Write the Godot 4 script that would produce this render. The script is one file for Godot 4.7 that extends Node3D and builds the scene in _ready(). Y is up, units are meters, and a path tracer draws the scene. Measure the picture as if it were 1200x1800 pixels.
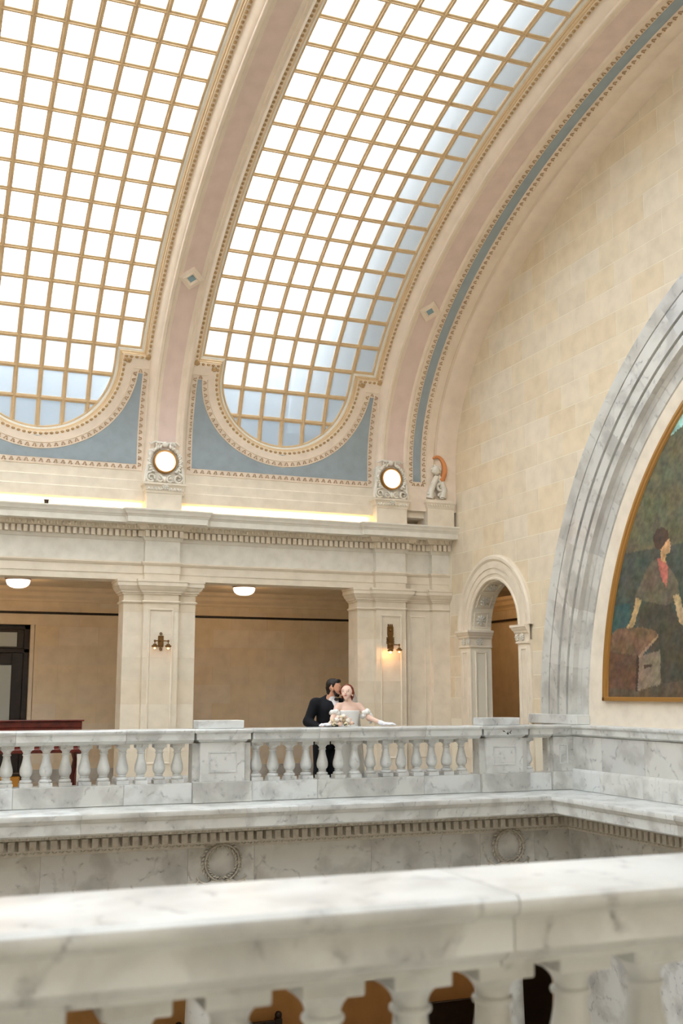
extends Node3D
# A domed marble atrium seen across its well: elliptical barrel vault of glass, colonnade, lunette wall, two balustrades and a wedding couple.

const PW := 0.44            # width of a skylight pane
const EA := 10.937          # vault ellipse
const EB := 5.437
const EY := 6.103
const EZ := -9.5
const S0 := 1.9067          # arc length of the skylight's shoulder
const SC := 1.57            # centre of the round end
const BAY := 4.683
const XE := 10.5            # end wall plane
const PX2 := 9.18           # second pier
var NAMES := {}

var STOT := 0.0
var TS := PackedFloat32Array()
var M := {}
var rng := RandomNumberGenerator.new()

# ---------------------------------------------------------------- scene tree
func numbered(n: String) -> String:
	NAMES[n] = NAMES.get(n, -1) + 1
	return n if NAMES[n] == 0 else "%s_%03d" % [n, NAMES[n]]

func thing(called: String, label: String, category: String, at := Vector3.ZERO, group := "", turn := 0.0) -> Node3D:
	var o := Node3D.new()
	o.name = numbered(called)
	add_child(o)
	o.position = at
	o.rotation.y = turn
	o.set_meta("label", label)
	o.set_meta("category", category)
	if group: o.set_meta("group", group)
	return o

func setting(called: String, label := "") -> Node3D:
	var o := Node3D.new()
	o.name = called
	add_child(o)
	o.set_meta("kind", "structure")
	if label: o.set_meta("label", label)
	return o

func done(s: SurfaceTool) -> ArrayMesh:
	s.generate_normals()
	s.index()
	return s.commit()

func obj(called: String, s, m: Material, parent: Node3D, label := "", kind := "") -> MeshInstance3D:
	var o := MeshInstance3D.new()
	o.name = called
	o.mesh = done(s) if s is SurfaceTool else s
	o.material_override = m
	parent.add_child(o, true)
	if label: o.set_meta("label", label)
	if kind: o.set_meta("kind", kind)
	return o

func inst(called: String, mesh: Mesh, m: Material, parent: Node3D, t: Transform3D) -> MeshInstance3D:
	var o := MeshInstance3D.new()
	o.name = called
	o.mesh = mesh
	o.material_override = m
	o.transform = t
	parent.add_child(o, true)
	return o

# ---------------------------------------------------------------- mesh helpers
func S() -> SurfaceTool:
	var s := SurfaceTool.new()
	s.begin(Mesh.PRIMITIVE_TRIANGLES)
	return s

func tri(s: SurfaceTool, a: Vector3, b: Vector3, c: Vector3, g := -1) -> void:
	s.set_smooth_group(g)
	s.add_vertex(a); s.add_vertex(b); s.add_vertex(c)

func quad(s: SurfaceTool, a: Vector3, b: Vector3, c: Vector3, d: Vector3, g := -1) -> void:
	s.set_smooth_group(g)
	s.add_vertex(a); s.add_vertex(b); s.add_vertex(c)
	s.add_vertex(a); s.add_vertex(c); s.add_vertex(d)

func box(s: SurfaceTool, lo: Vector3, hi: Vector3, t := Transform3D()) -> void:
	var p := []
	for i in 8:
		p.append(t * Vector3(hi.x if i & 1 else lo.x, hi.y if i & 2 else lo.y, hi.z if i & 4 else lo.z))
	for f in [[0, 1, 3, 2], [5, 4, 6, 7], [4, 0, 2, 6], [1, 5, 7, 3], [2, 3, 7, 6], [4, 5, 1, 0]]:
		quad(s, p[f[3]], p[f[2]], p[f[1]], p[f[0]])

func cbox(s: SurfaceTool, lo: Vector3, hi: Vector3, b := 0.008, t := Transform3D()) -> void:
	# box with chamfered edges
	var c := (lo + hi) / 2.0
	var h := (hi - lo) / 2.0
	var ax := [Vector3.RIGHT, Vector3.UP, Vector3.BACK]
	var pt := func(face: int, sf: float, u: float, v: float) -> Vector3:
		var a: Vector3 = ax[face]; var e: Vector3 = ax[(face + 1) % 3]; var f: Vector3 = ax[(face + 2) % 3]
		return t * (c + a * (sf * h[face]) + e * (u * (h[(face + 1) % 3] - b)) + f * (v * (h[(face + 2) % 3] - b)))
	for face in 3:
		for sf in [-1.0, 1.0]:
			var q := [pt.call(face, sf, -1, -1), pt.call(face, sf, 1, -1), pt.call(face, sf, 1, 1), pt.call(face, sf, -1, 1)]
			if sf > 0: q.reverse()
			quad(s, q[0], q[1], q[2], q[3])
	for face in 3:
		for u in [-1.0, 1.0]:
			for v in [-1.0, 1.0]:
				# edge along axis 'face' between faces (face+1,u) and (face+2,v)
				var f1 := (face + 1) % 3
				var f2 := (face + 2) % 3
				# on face f1 the local axes are (f1+1 = f2, f1+2 = face); on face f2 they are (face, f1)
				var a: Vector3 = pt.call(f1, u, v, -1); var b2: Vector3 = pt.call(f1, u, v, 1)
				var d: Vector3 = pt.call(f2, v, -1, u); var c2: Vector3 = pt.call(f2, v, 1, u)
				if u * v > 0: quad(s, a, b2, c2, d)
				else: quad(s, d, c2, b2, a)
	for x in [-1.0, 1.0]:
		for y in [-1.0, 1.0]:
			for z in [-1.0, 1.0]:
				var a: Vector3 = pt.call(0, x, y, z); var b3: Vector3 = pt.call(1, y, z, x); var c3: Vector3 = pt.call(2, z, x, y)
				if x * y * z > 0: tri(s, c3, b3, a)
				else: tri(s, a, b3, c3)

func groups(prof: PackedVector2Array) -> PackedInt32Array:
	var g := PackedInt32Array()
	var k := 1
	for i in prof.size() - 1:
		if i > 0:
			var a := (prof[i] - prof[i - 1]).normalized()
			var b := (prof[i + 1] - prof[i]).normalized()
			if a.dot(b) < 0.85: k += 1
		g.append(k)
	return g

func skin(s: SurfaceTool, rows: Array, g: PackedInt32Array, rg := PackedInt32Array()) -> void:
	# rows[i][j]: path index i, profile index j
	for i in rows.size() - 1:
		var a: PackedVector3Array = rows[i]
		var b: PackedVector3Array = rows[i + 1]
		var base := rg[i] * 64 if rg.size() else 0
		for j in a.size() - 1:
			quad(s, a[j], b[j], b[j + 1], a[j + 1], base + g[j])

func fan(s: SurfaceTool, p: PackedVector3Array, flip := false) -> void:
	var flat := PackedVector2Array()
	var n := Vector3.ZERO
	for i in p.size():
		n += p[i].cross(p[(i + 1) % p.size()])
	n = n.normalized()
	var u := (p[1] - p[0]).normalized()
	var v := n.cross(u)
	for x in p: flat.append(Vector2(x.dot(u), x.dot(v)))
	var ix := Geometry2D.triangulate_polygon(flat)
	for k in range(0, ix.size(), 3):
		if flip: tri(s, p[ix[k]], p[ix[k + 1]], p[ix[k + 2]])
		else: tri(s, p[ix[k + 2]], p[ix[k + 1]], p[ix[k]])

# profile (out, y) swept along a path in plan (x, z); "out" is to the left of the path seen with z down, i.e. +z for a path towards +x
func mould(s: SurfaceTool, path: Array, y0: float, prof: PackedVector2Array, caps := true) -> void:
	var n := path.size()
	var rows := []
	var rg := PackedInt32Array()
	var g := groups(prof)
	for i in n:
		var p: Vector2 = path[i]
		var t1: Vector2 = (p - path[i - 1]).normalized() if i > 0 else (path[i + 1] - p).normalized()
		var t2: Vector2 = (path[i + 1] - p).normalized() if i < n - 1 else t1
		var n1 := Vector2(-t1.y, t1.x)
		var n2 := Vector2(-t2.y, t2.x)
		var m := (n1 + n2) / (1.0 + n1.dot(n2))
		var row := PackedVector3Array()
		for v in prof:
			row.append(Vector3(p.x + m.x * v.x, y0 + v.y, p.y + m.y * v.x))
		rows.append(row)
		rg.append(i + 1)
	skin(s, rows, g, rg)
	if caps:
		fan(s, rows[0], true)
		fan(s, rows[n - 1])

func lathe(s: SurfaceTool, prof: PackedVector2Array, at := Vector3.ZERO, seg := 20, basis := Basis()) -> void:
	var g := groups(prof)
	var rows := []
	for i in seg + 1:
		var a := TAU * i / seg
		var row := PackedVector3Array()
		for v in prof: row.append(at + basis * Vector3(v.x * cos(a), v.y, v.x * sin(a)))
		rows.append(row)
	rows[seg] = rows[0]
	skin(s, rows, g)

func ball(s: SurfaceTool, at: Vector3, r: Vector3, basis := Basis(), seg := 8, rings := 5) -> void:
	var rows := []
	for i in seg + 1:
		var a := TAU * (i % seg) / seg
		var row := PackedVector3Array()
		for j in rings + 1:
			var b := PI * j / rings - PI / 2
			row.append(at + basis * Vector3(r.x * cos(b) * cos(a), r.y * sin(b), r.z * cos(b) * sin(a)))
		rows.append(row)
	var g := PackedInt32Array()
	g.resize(rings); g.fill(1)
	skin(s, rows, g)

func tube(s: SurfaceTool, pts: Array, r0: float, r1: float, seg := 8) -> void:
	var rows := []
	var n := pts.size()
	var up := Vector3(0.31, 0.9, 0.2).normalized()
	for i in n:
		var t: Vector3 = ((pts[mini(i + 1, n - 1)] as Vector3) - pts[maxi(i - 1, 0)]).normalized()
		var u := up.cross(t).normalized()
		var v := t.cross(u)
		var r: float = lerpf(r0, r1, float(i) / (n - 1))
		var row := PackedVector3Array()
		for j in seg + 1:
			var a := TAU * (j % seg) / seg
			row.append(pts[i] + (u * cos(a) + v * sin(a)) * r)
		rows.append(row)
	var g := PackedInt32Array()
	g.resize(seg); g.fill(1)
	skin(s, rows, g)
	var a0: PackedVector3Array = rows[0]; var a1: PackedVector3Array = rows[n - 1]
	for j in seg:
		tri(s, pts[0], a0[j], a0[j + 1]); tri(s, pts[n - 1], a1[j + 1], a1[j])

# polygon in a plane, given thickness along w
func prism(s: SurfaceTool, poly: PackedVector2Array, o: Vector3, u: Vector3, v: Vector3, w: Vector3) -> void:
	var ix := Geometry2D.triangulate_polygon(poly)
	var f := PackedVector3Array()
	for p in poly: f.append(o + u * p.x + v * p.y)
	for k in range(0, ix.size(), 3):
		tri(s, f[ix[k]], f[ix[k + 1]], f[ix[k + 2]])
		tri(s, f[ix[k + 2]] + w, f[ix[k + 1]] + w, f[ix[k]] + w)
	for i in f.size():
		var j := (i + 1) % f.size()
		quad(s, f[j], f[i], f[i] + w, f[j] + w)

func circle(c: Vector2, r: float, a0: float, a1: float, n: int) -> PackedVector2Array:
	var p := PackedVector2Array()
	for i in n + 1:
		var a := lerpf(a0, a1, float(i) / n)
		p.append(c + Vector2(cos(a), sin(a)) * r)
	return p

# a frame of moulded bars round a rectangle, as one closed sweep: u,v span the plane, w faces out
func frame(s: SurfaceTool, o: Vector3, u: Vector3, v: Vector3, w: Vector3, a: Vector2, b: Vector2, prof: PackedVector2Array) -> void:
	var cs := [a, Vector2(b.x, a.y), b, Vector2(a.x, b.y)]
	var dirs := [Vector2(-1, -1), Vector2(1, -1), Vector2(1, 1), Vector2(-1, 1)]
	var rows := []
	var rg := PackedInt32Array()
	for i in 5:
		var row := PackedVector3Array()
		for p in prof:
			var q: Vector2 = cs[i % 4] + dirs[i % 4] * p.x
			row.append(o + u * q.x + v * q.y + w * p.y)
		rows.append(row)
		rg.append(i + 1)
	skin(s, rows, groups(prof), rg)

# ---------------------------------------------------------------- vault mapping: (x along the hall, s along the arch, d inward)
func make_vault_table() -> void:
	var n := 4000
	var last := Vector2.ZERO
	for i in n + 1:
		var th := PI * i / n
		var p := Vector2(EY + EB * sin(th), EZ - EA * cos(th))
		if i > 0: STOT += p.distance_to(last)
		TS.append(STOT)
		last = p

func vp(x: float, s: float, d: float) -> Vector3:
	if s <= 0.0: return Vector3(x, EY + s, EZ - EA + d)
	if s >= STOT: return Vector3(x, EY - (s - STOT), EZ + EA - d)
	var i := TS.bsearch(s)
	var f: float = i - (TS[i] - s) / maxf(TS[i] - TS[i - 1], 1e-9)
	var th := PI * f / 4000.0
	var n := Vector2(sin(th) / EB, -cos(th) / EA).normalized()
	return Vector3(x, EY + EB * sin(th) - d * n.x, EZ - EA * cos(th) - d * n.y)

# strips of a profile (u, d) along the whole arch
func rib_strip(s: SurfaceTool, x0: float, prof: PackedVector2Array, s_from: float, s_to: float, step := 0.16) -> void:
	var n := int(ceil((s_to - s_from) / step))
	var rows := []
	for i in n + 1:
		var t := lerpf(s_from, s_to, float(i) / n)
		var row := PackedVector3Array()
		for p in prof: row.append(vp(x0 + p.x, t, p.y))
		rows.append(row)
	skin(s, rows, groups(prof))

# a closed path in (x, s), with outward mitre vectors
func opening_path() -> PackedVector2Array:
	var p := PackedVector2Array()
	var top := STOT
	var n := 130
	for i in n + 1: p.append(Vector2(4 * PW, lerpf(S0, top - S0, float(i) / n)))
	p.append(Vector2(3 * PW, top - S0))
	p.append_array(circle(Vector2(0, top - SC), 3 * PW, 0, PI, 28))
	p.append(Vector2(-3 * PW, top - S0))
	for i in n + 1: p.append(Vector2(-4 * PW, lerpf(top - S0, S0, float(i) / n)))
	p.append(Vector2(-3 * PW, S0))
	p.append_array(circle(Vector2(0, SC), 3 * PW, PI, TAU, 48))
	p.append(Vector2(3 * PW, S0))
	return p

func offset_path(p: PackedVector2Array, lat: float) -> PackedVector2Array:
	var o := PackedVector2Array()
	var n := p.size()
	for i in n:
		var t1 := (p[i] - p[(i - 1 + n) % n]).normalized()
		var t2 := (p[(i + 1) % n] - p[i]).normalized()
		var n1 := Vector2(t1.y, -t1.x)
		var n2 := Vector2(t2.y, -t2.x)
		o.append(p[i] + (n1 + n2) / (1.0 + n1.dot(n2)) * lat)
	return o

func sweep_v(s: SurfaceTool, path: PackedVector2Array, prof: PackedVector2Array) -> void:
	var lines := []
	for v in prof: lines.append(offset_path(path, v.x))
	var rows := []
	var rg := PackedInt32Array()
	var k := 1
	var n := path.size()
	for i in n + 1:
		var row := PackedVector3Array()
		for j in prof.size():
			var q: Vector2 = lines[j][i % n]
			row.append(vp(q.x, q.y, prof[j].y))
		rows.append(row)
		var t1 := (path[i % n] - path[(i - 1 + n) % n]).normalized()
		var t2 := (path[(i + 1) % n] - path[i % n]).normalized()
		if t1.dot(t2) < 0.7: k += 1
		rg.append(k)
	skin(s, rows, groups(prof), rg)

# points spaced evenly along a polyline in (x, s): [position, direction]
func spaced(path: PackedVector2Array, gap: float, closed := false) -> Array:
	var out := []
	var left := gap * 0.5
	for i in path.size() - (0 if closed else 1):
		var a := path[i]
		var b := path[(i + 1) % path.size()]
		var l := a.distance_to(b)
		while left <= l:
			out.append([a.lerp(b, left / l), (b - a) / l])
			left += gap
		left -= l
	return out

func v_frame(p: Vector2, dir: Vector2, d: float) -> Transform3D:
	# local x along the path, y across it, z into the room
	var e := 0.01
	var o := vp(p.x, p.y, d)
	var t := (vp(p.x + dir.x * e, p.y + dir.y * e, d) - o).normalized()
	var c := (vp(p.x - dir.y * e, p.y + dir.x * e, d) - o).normalized()
	return Transform3D(Basis(t, c, t.cross(c)), o)

func scroll(s: SurfaceTool, t: Transform3D, k := 1.0) -> void:
	# a little raised hoop with turned-out feet
	var pts := [Vector2(-0.046, -0.016), Vector2(-0.026, -0.026), Vector2(-0.016, -0.012), Vector2(-0.024, 0.008), Vector2(-0.014, 0.026), Vector2(0.006, 0.03), Vector2(0.022, 0.018), Vector2(0.02, -0.004), Vector2(0.014, -0.022), Vector2(0.03, -0.028), Vector2(0.046, -0.016)]
	var w := 0.0065
	for i in pts.size() - 1:
		var a: Vector2 = pts[i] * k
		var b: Vector2 = pts[i + 1] * k
		var n := (b - a).normalized()
		var m := Vector2(-n.y, n.x) * w
		var p := [a + m, b + m, b - m, a - m]
		var z := 0.012
		var f := []
		for x in p: f.append(t * Vector3(x.x, x.y, z))
		for x in p: f.append(t * Vector3(x.x, x.y, 0))
		quad(s, f[3], f[2], f[1], f[0])
		quad(s, f[0], f[1], f[5], f[4])
		quad(s, f[2], f[3], f[7], f[6])

# ---------------------------------------------------------------- materials
func noise_tex(freq: float, octaves: int, ramp: Gradient, seed_: int, ridged := false, warp := 0.0, size := 512) -> NoiseTexture2D:
	var n := FastNoiseLite.new()
	n.seed = seed_
	n.noise_type = FastNoiseLite.TYPE_SIMPLEX_SMOOTH
	n.frequency = freq
	n.fractal_octaves = octaves
	n.fractal_type = FastNoiseLite.FRACTAL_RIDGED if ridged else FastNoiseLite.FRACTAL_FBM
	if warp > 0.0:
		n.domain_warp_enabled = true
		n.domain_warp_amplitude = warp
		n.domain_warp_frequency = freq * 0.8
		n.domain_warp_fractal_octaves = 3
	var t := NoiseTexture2D.new()
	t.width = size
	t.height = size
	t.seamless = true
	t.noise = n
	t.color_ramp = ramp
	return t

func ramp(stops: Array) -> Gradient:
	var g := Gradient.new()
	g.offsets = PackedFloat32Array(stops.map(func(a): return a[0]))
	g.colors = PackedColorArray(stops.map(func(a): return a[1]))
	return g

func mat(c: Color, rough := 0.6, spec := 0.5, tex: Texture2D = null, scale := 0.5) -> StandardMaterial3D:
	var m := StandardMaterial3D.new()
	m.albedo_color = c
	m.roughness = rough
	m.metallic_specular = spec
	if tex:
		m.albedo_texture = tex
		m.uv1_triplanar = true
		m.uv1_world_triplanar = true
		m.uv1_scale = Vector3.ONE * scale
	return m

func rgb(r: int, g: int, b: int) -> Color: return Color8(r, g, b)

func glow(c: Color, e: float, albedo := Color.WHITE) -> StandardMaterial3D:
	var m := mat(albedo, 0.4)
	m.emission_enabled = true
	m.emission = c
	m.emission_energy_multiplier = e
	return m

func make_materials() -> void:
	var soft := noise_tex(0.012, 4, ramp([[0.0, Color(0.93, 0.925, 0.915)], [0.5, Color(0.97, 0.97, 0.965)], [1.0, Color.WHITE]]), 3)
	var mottle := noise_tex(0.02, 5, ramp([[0.0, Color(0.86, 0.845, 0.815)], [0.45, Color(0.95, 0.94, 0.925)], [1.0, Color.WHITE]]), 8)
	var cloud := noise_tex(0.007, 5, ramp([[0.0, Color(0.8, 0.8, 0.8)], [0.35, Color(0.9, 0.895, 0.885)], [0.6, Color(0.98, 0.98, 0.975)], [1.0, Color(1, 1, 0.995)]]), 5, false, 40.0)
	var vein := noise_tex(0.0045, 4, ramp([[0.0, Color(0.5, 0.5, 0.51, 0.0)], [0.74, Color(0.5, 0.5, 0.51, 0.0)], [0.86, Color(0.46, 0.46, 0.47, 0.22)], [0.94, Color(0.36, 0.355, 0.36, 0.45)], [1.0, Color(0.27, 0.265, 0.27, 0.75)]]), 21, true, 60.0, 1024)
	M.cream = mat(rgb(246, 233, 213), 0.6, 0.3, soft, 0.4)
	M.vault = mat(rgb(249, 231, 211), 0.65, 0.25, soft, 0.4)
	M.white_paint = mat(rgb(243, 237, 225), 0.6, 0.3, soft, 0.5)
	M.pink = mat(rgb(238, 214, 201), 0.7, 0.2, soft, 0.4)
	M.blue = mat(rgb(165, 176, 182), 0.7, 0.2, soft, 0.5)
	M.blue_pale = mat(rgb(152, 178, 186), 0.6, 0.2)
	M.gold = mat(rgb(230, 199, 155), 0.45, 0.5, soft, 1.0)
	M.bead = mat(rgb(190, 154, 106), 0.5, 0.5)
	M.scroll = mat(rgb(190, 156, 118), 0.6, 0.4)
	M.scroll_band = mat(rgb(240, 222, 197), 0.65, 0.3)
	M.joint = mat(rgb(247, 238, 217), 0.7, 0.2)
	M.stone = []
	for c in [rgb(240, 224, 197), rgb(238, 220, 191), rgb(241, 226, 202), rgb(237, 222, 198), rgb(240, 223, 194), rgb(241, 228, 207)]:
		M.stone.append(mat(c, 0.7, 0.25, soft, 0.35))
	M.corridor = [M.stone[1], M.stone[5], M.stone[0], M.stone[3], M.stone[4]]      # the same ashlar as the end wall
	M.marble = []
	for k in 6:
		var m := mat([rgb(228, 228, 225), rgb(224, 225, 223), rgb(231, 232, 230), rgb(221, 220, 215), rgb(227, 228, 226), rgb(223, 222, 217)][k], 0.28, 0.5, cloud, 0.42 + 0.05 * (k % 3))
		m.uv1_offset = Vector3(0.37 * k, 0.61 * k, 0.23 * k)
		m.detail_enabled = true
		m.detail_albedo = vein
		m.detail_blend_mode = BaseMaterial3D.BLEND_MODE_MIX
		m.detail_uv_layer = BaseMaterial3D.DETAIL_UV_1
		M.marble.append(m)
	M.marble_grey = []
	for k in 3:
		var m := mat([rgb(217, 216, 211), rgb(211, 210, 207), rgb(220, 218, 212)][k], 0.3, 0.5, cloud, 0.35)
		m.uv1_offset = Vector3(0.17 * k, 0.43 * k, 0.71 * k)
		m.detail_enabled = true
		m.detail_albedo = vein
		m.detail_uv_layer = BaseMaterial3D.DETAIL_UV_1
		M.marble_grey.append(m)
	M.carved = mat(rgb(213, 207, 196), 0.55, 0.4, mottle, 0.8)
	M.ochre = mat(rgb(178, 138, 92), 0.8, 0.2, soft, 0.3)
	M.dark_wood = mat(rgb(38, 24, 20), 0.4, 0.5, noise_tex(0.01, 4, ramp([[0.0, Color(0.6, 0.55, 0.5)], [1.0, Color.WHITE]]), 31), 0.9)
	M.mahogany = mat(rgb(112, 40, 26), 0.35, 0.5, noise_tex(0.014, 4, ramp([[0.0, Color(0.62, 0.55, 0.5)], [0.5, Color(0.9, 0.85, 0.82)], [1.0, Color.WHITE]]), 33), 0.8)
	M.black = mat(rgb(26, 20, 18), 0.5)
	M.plaster = mat(rgb(245, 233, 215), 0.7, 0.2, soft, 0.4)
	M.gilt = mat(rgb(176, 128, 62), 0.35, 0.6)
	M.gilt.metallic = 0.35
	M.brass = mat(rgb(128, 92, 46), 0.38, 0.6)
	M.brass.metallic = 0.7
	M.orange = mat(rgb(226, 152, 98), 0.6, 0.3)
	M.floor = mat(rgb(205, 196, 180), 0.35, 0.5, cloud, 0.4)
	M.attic = mat(rgb(196, 208, 217), 0.9, 0.1)
	M.parapet = mat(rgb(122, 134, 143), 0.9, 0.1)  # darker than the attic, so the lowest panes turn grey
	# ceiling glass, lightly obscured: part of the light passes straight, part is scattered
	M.frost = mat(Color8(240, 244, 246, 30), 0.25, 0.4)
	M.frost.transparency = BaseMaterial3D.TRANSPARENCY_ALPHA
	M.frost.backlight_enabled = true
	M.frost.backlight = Color(0.8, 0.8, 0.8)
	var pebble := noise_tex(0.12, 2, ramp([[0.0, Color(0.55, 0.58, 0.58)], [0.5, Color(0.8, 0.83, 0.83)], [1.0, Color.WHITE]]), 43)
	M.door_glass = mat(rgb(236, 240, 238), 0.3, 0.5, pebble, 1.6)  # pale albedo stands in for light behind the panes
	M.skin_m = mat(rgb(214, 160, 132), 0.55, 0.3)
	M.skin_f = mat(rgb(238, 203, 184), 0.5, 0.3)
	M.suit = mat(rgb(22, 23, 28), 0.7, 0.3)
	M.shirt = mat(rgb(240, 238, 240), 0.7, 0.2)
	M.hair_m = mat(rgb(34, 24, 20), 0.5, 0.4)
	M.hair_f = mat(rgb(116, 40, 20), 0.4, 0.5)
	M.satin = mat(rgb(247, 245, 240), 0.38, 0.5)
	M.lip = mat(rgb(196, 108, 100), 0.5)
	M.veil = mat(Color8(250, 249, 246, 140), 0.8, 0.1)
	M.veil.transparency = BaseMaterial3D.TRANSPARENCY_ALPHA
	M.rose = [mat(rgb(243, 226, 210), 0.6, 0.2), mat(rgb(240, 205, 184), 0.6, 0.2), mat(rgb(247, 239, 228), 0.6, 0.2), mat(rgb(232, 214, 180), 0.6, 0.2)]
	M.leaf = mat(rgb(104, 116, 84), 0.6, 0.3)
	M.lamp_glass = glow(Color(1.0, 0.93, 0.82), 1.25)
	M.dome_glass = glow(Color(1.0, 0.97, 0.93), 1.3)
	M.bulb = glow(Color(1.0, 0.82, 0.55), 4.0)
	M.strip = glow(Color(1.0, 0.88, 0.68), 2.5)

# ---------------------------------------------------------------- setting out
func lamp(at: Vector3, c: Color, energy: float, size: float, called: String) -> void:
	var l := OmniLight3D.new()
	l.name = called
	l.light_color = c
	l.light_energy = energy
	l.light_size = size
	l.omni_range = 40.0
	l.omni_attenuation = 2.0
	l.shadow_enabled = true
	l.position = at
	add_child(l, true)

func camera_and_sky() -> void:
	var cam := Camera3D.new()
	cam.name = "camera"
	add_child(cam)
	var yaw := deg_to_rad(21.644)
	var pitch := deg_to_rad(9.211)
	cam.transform = Transform3D(Basis.looking_at(Vector3(sin(yaw) * cos(pitch), sin(pitch), -cos(yaw) * cos(pitch))), Vector3(0, 1.576, 0))
	var at := CameraAttributesPhysical.new()
	at.frustum_focal_length = 12.0 / (900.0 / 1948.0)   # 24 mm high film, 900 px half height over 1948 px focal length
	at.frustum_focus_distance = 17.8
	at.exposure_aperture = 1.7
	at.frustum_near = 0.05
	at.frustum_far = 400.0
	cam.attributes = at
	cam.fov = rad_to_deg(2.0 * atan(900.0 / 1948.0))
	cam.current = true
	var e := Environment.new()
	e.background_mode = Environment.BG_SKY
	var sky := Sky.new()
	var sm := ProceduralSkyMaterial.new()     # bright overcast
	sm.sky_top_color = Color(0.925, 0.965, 1.0)       # overcast: three times as bright overhead as at the horizon
	sm.sky_horizon_color = Color(0.565, 0.60, 0.635)
	sm.sky_curve = 0.6
	sm.ground_bottom_color = Color(0.45, 0.45, 0.45)
	sm.ground_horizon_color = Color(0.6, 0.62, 0.63)
	sky.sky_material = sm
	e.sky = sky
	e.background_energy_multiplier = 6.0
	e.tonemap_mode = Environment.TONE_MAPPER_LINEAR
	e.tonemap_exposure = 1.42
	e.sdfgi_enabled = true
	e.ssao_enabled = true
	e.ssil_enabled = true
	var w := WorldEnvironment.new()
	w.name = "world"
	w.environment = e
	add_child(w)

func _ready() -> void:
	rng.seed = 7
	camera_and_sky()
	make_vault_table()
	make_materials()
	shell()
	end_wall()
	vault()
	for k in 4: skylight(k)
	colonnade()
	corridor()
	far_gallery()
	near_gallery()
	lower_hall()
	fittings()
	couple()

# ---------------------------------------------------------------- the shell of the hall
func shell() -> void:
	var o := setting("floor")
	var s := S()
	box(s, Vector3(-9.8, -0.6, -25), Vector3(XE, -0.3, -16.2))
	obj("far_gallery_floor", s, M.floor, o)
	s = S()
	box(s, Vector3(-9.8, -0.6, -16.31), Vector3(10.3, -0.006, -15.9))
	obj("kerb", s, M.marble_grey[0], o)
	s = S()
	box(s, Vector3(-9.8, -0.3, -3.1), Vector3(XE, 0.0, 2.2))
	obj("near_gallery_floor", s, M.floor, o)
	o = setting("wall_left")
	s = S()
	box(s, Vector3(-10.2, -6, -25), Vector3(-9.8, 13.5, 6))
	obj("wall_face", s, M.plaster, o)
	o = setting("wall_near")
	s = S()
	box(s, Vector3(-10, -6, 1.45), Vector3(11, 5.0, 1.8))
	obj("wall_face", s, M.plaster, o)
	o = setting("trim_1")                     # cornice and parapet on the near side, behind the camera
	s = S()
	box(s, Vector3(-10, 4.4, 0.95), Vector3(XE, 4.95, 1.5))
	obj("cornice", s, M.cream, o)
	s = S()
	box(s, Vector3(-10, 4.9, 1.5), Vector3(11, 6.4, 1.8))
	obj("attic_wall", s, M.cream, o)
	o = setting("wall_attic")                 # unseen attic round the glass, raised and greyed to dim the outer panes
	s = S()
	box(s, Vector3(XE + 0.02, 10.95, -25), Vector3(10.93, 14.6, 6))
	box(s, Vector3(-10.2, 4.9, -21.7), Vector3(10.93, 9.7, -21.3))
	box(s, Vector3(-10.2, 5.0, 2.1), Vector3(10.93, 8.2, 2.5))
	obj("parapet", s, M.parapet, o)
	s = S()
	box(s, Vector3(-10.2, 5.9, -21.2), Vector3(XE, 6.0, -20.46))
	box(s, Vector3(-10.2, 4.3, -25.2), Vector3(14.2, 4.5, -20.7))
	box(s, Vector3(XE + 0.45, 4.3, -25.2), Vector3(14.2, 4.5, 6))
	box(s, Vector3(-10.2, 5.9, 1.45), Vector3(XE, 6.0, 2.3))
	obj("roof_slab", s, M.attic, o)
	s = S()                                   # unseen roof shells added over either end to dim the panes there
	rib_strip(s, 0, PackedVector2Array([Vector2(7.25, -0.95), Vector2(7.25, -1.05), Vector2(10.93, -1.05), Vector2(10.93, -0.95), Vector2(7.25, -0.95)]), -0.1, STOT + 0.1, 0.3)
	rib_strip(s, 0, PackedVector2Array([Vector2(-10.2, -0.75), Vector2(-10.2, -0.85), Vector2(-8.0, -0.85), Vector2(-8.0, -0.75), Vector2(-10.2, -0.75)]), -0.1, STOT + 0.1, 0.3)
	obj("added_end_roof", s, M.attic, o)

func on_end(p: Vector2, x: float) -> Vector3: return Vector3(x, p.y, p.x)

# blocks of ashlar on a wall: list of polygons left of each rectangle after cutting
func cut(rect: PackedVector2Array, keep: Array, drop: Array) -> Array:
	var list := [rect]
	for k in keep:
		var next := []
		for p in list: next.append_array(Geometry2D.intersect_polygons(p, k))
		list = next
	for d in drop:
		var next := []
		for p in list:
			for r in Geometry2D.clip_polygons(p, d):
				if not Geometry2D.is_polygon_clockwise(r): next.append(r)
		list = next
	return list

func rect(a: Vector2, b: Vector2) -> PackedVector2Array:
	return PackedVector2Array([a, Vector2(b.x, a.y), b, Vector2(a.x, b.y)])

func area(p: PackedVector2Array) -> float:
	var a := 0.0
	for i in p.size(): a += p[i].cross(p[(i + 1) % p.size()])
	return absf(a) / 2

const ARC := Vector2(-9.5, 1.01)      # centre of the marble lunette arch (z, y)
const DOOR := Vector2(-18.566, 2.77)  # centre of the small arch
const DR := 0.911

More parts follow.
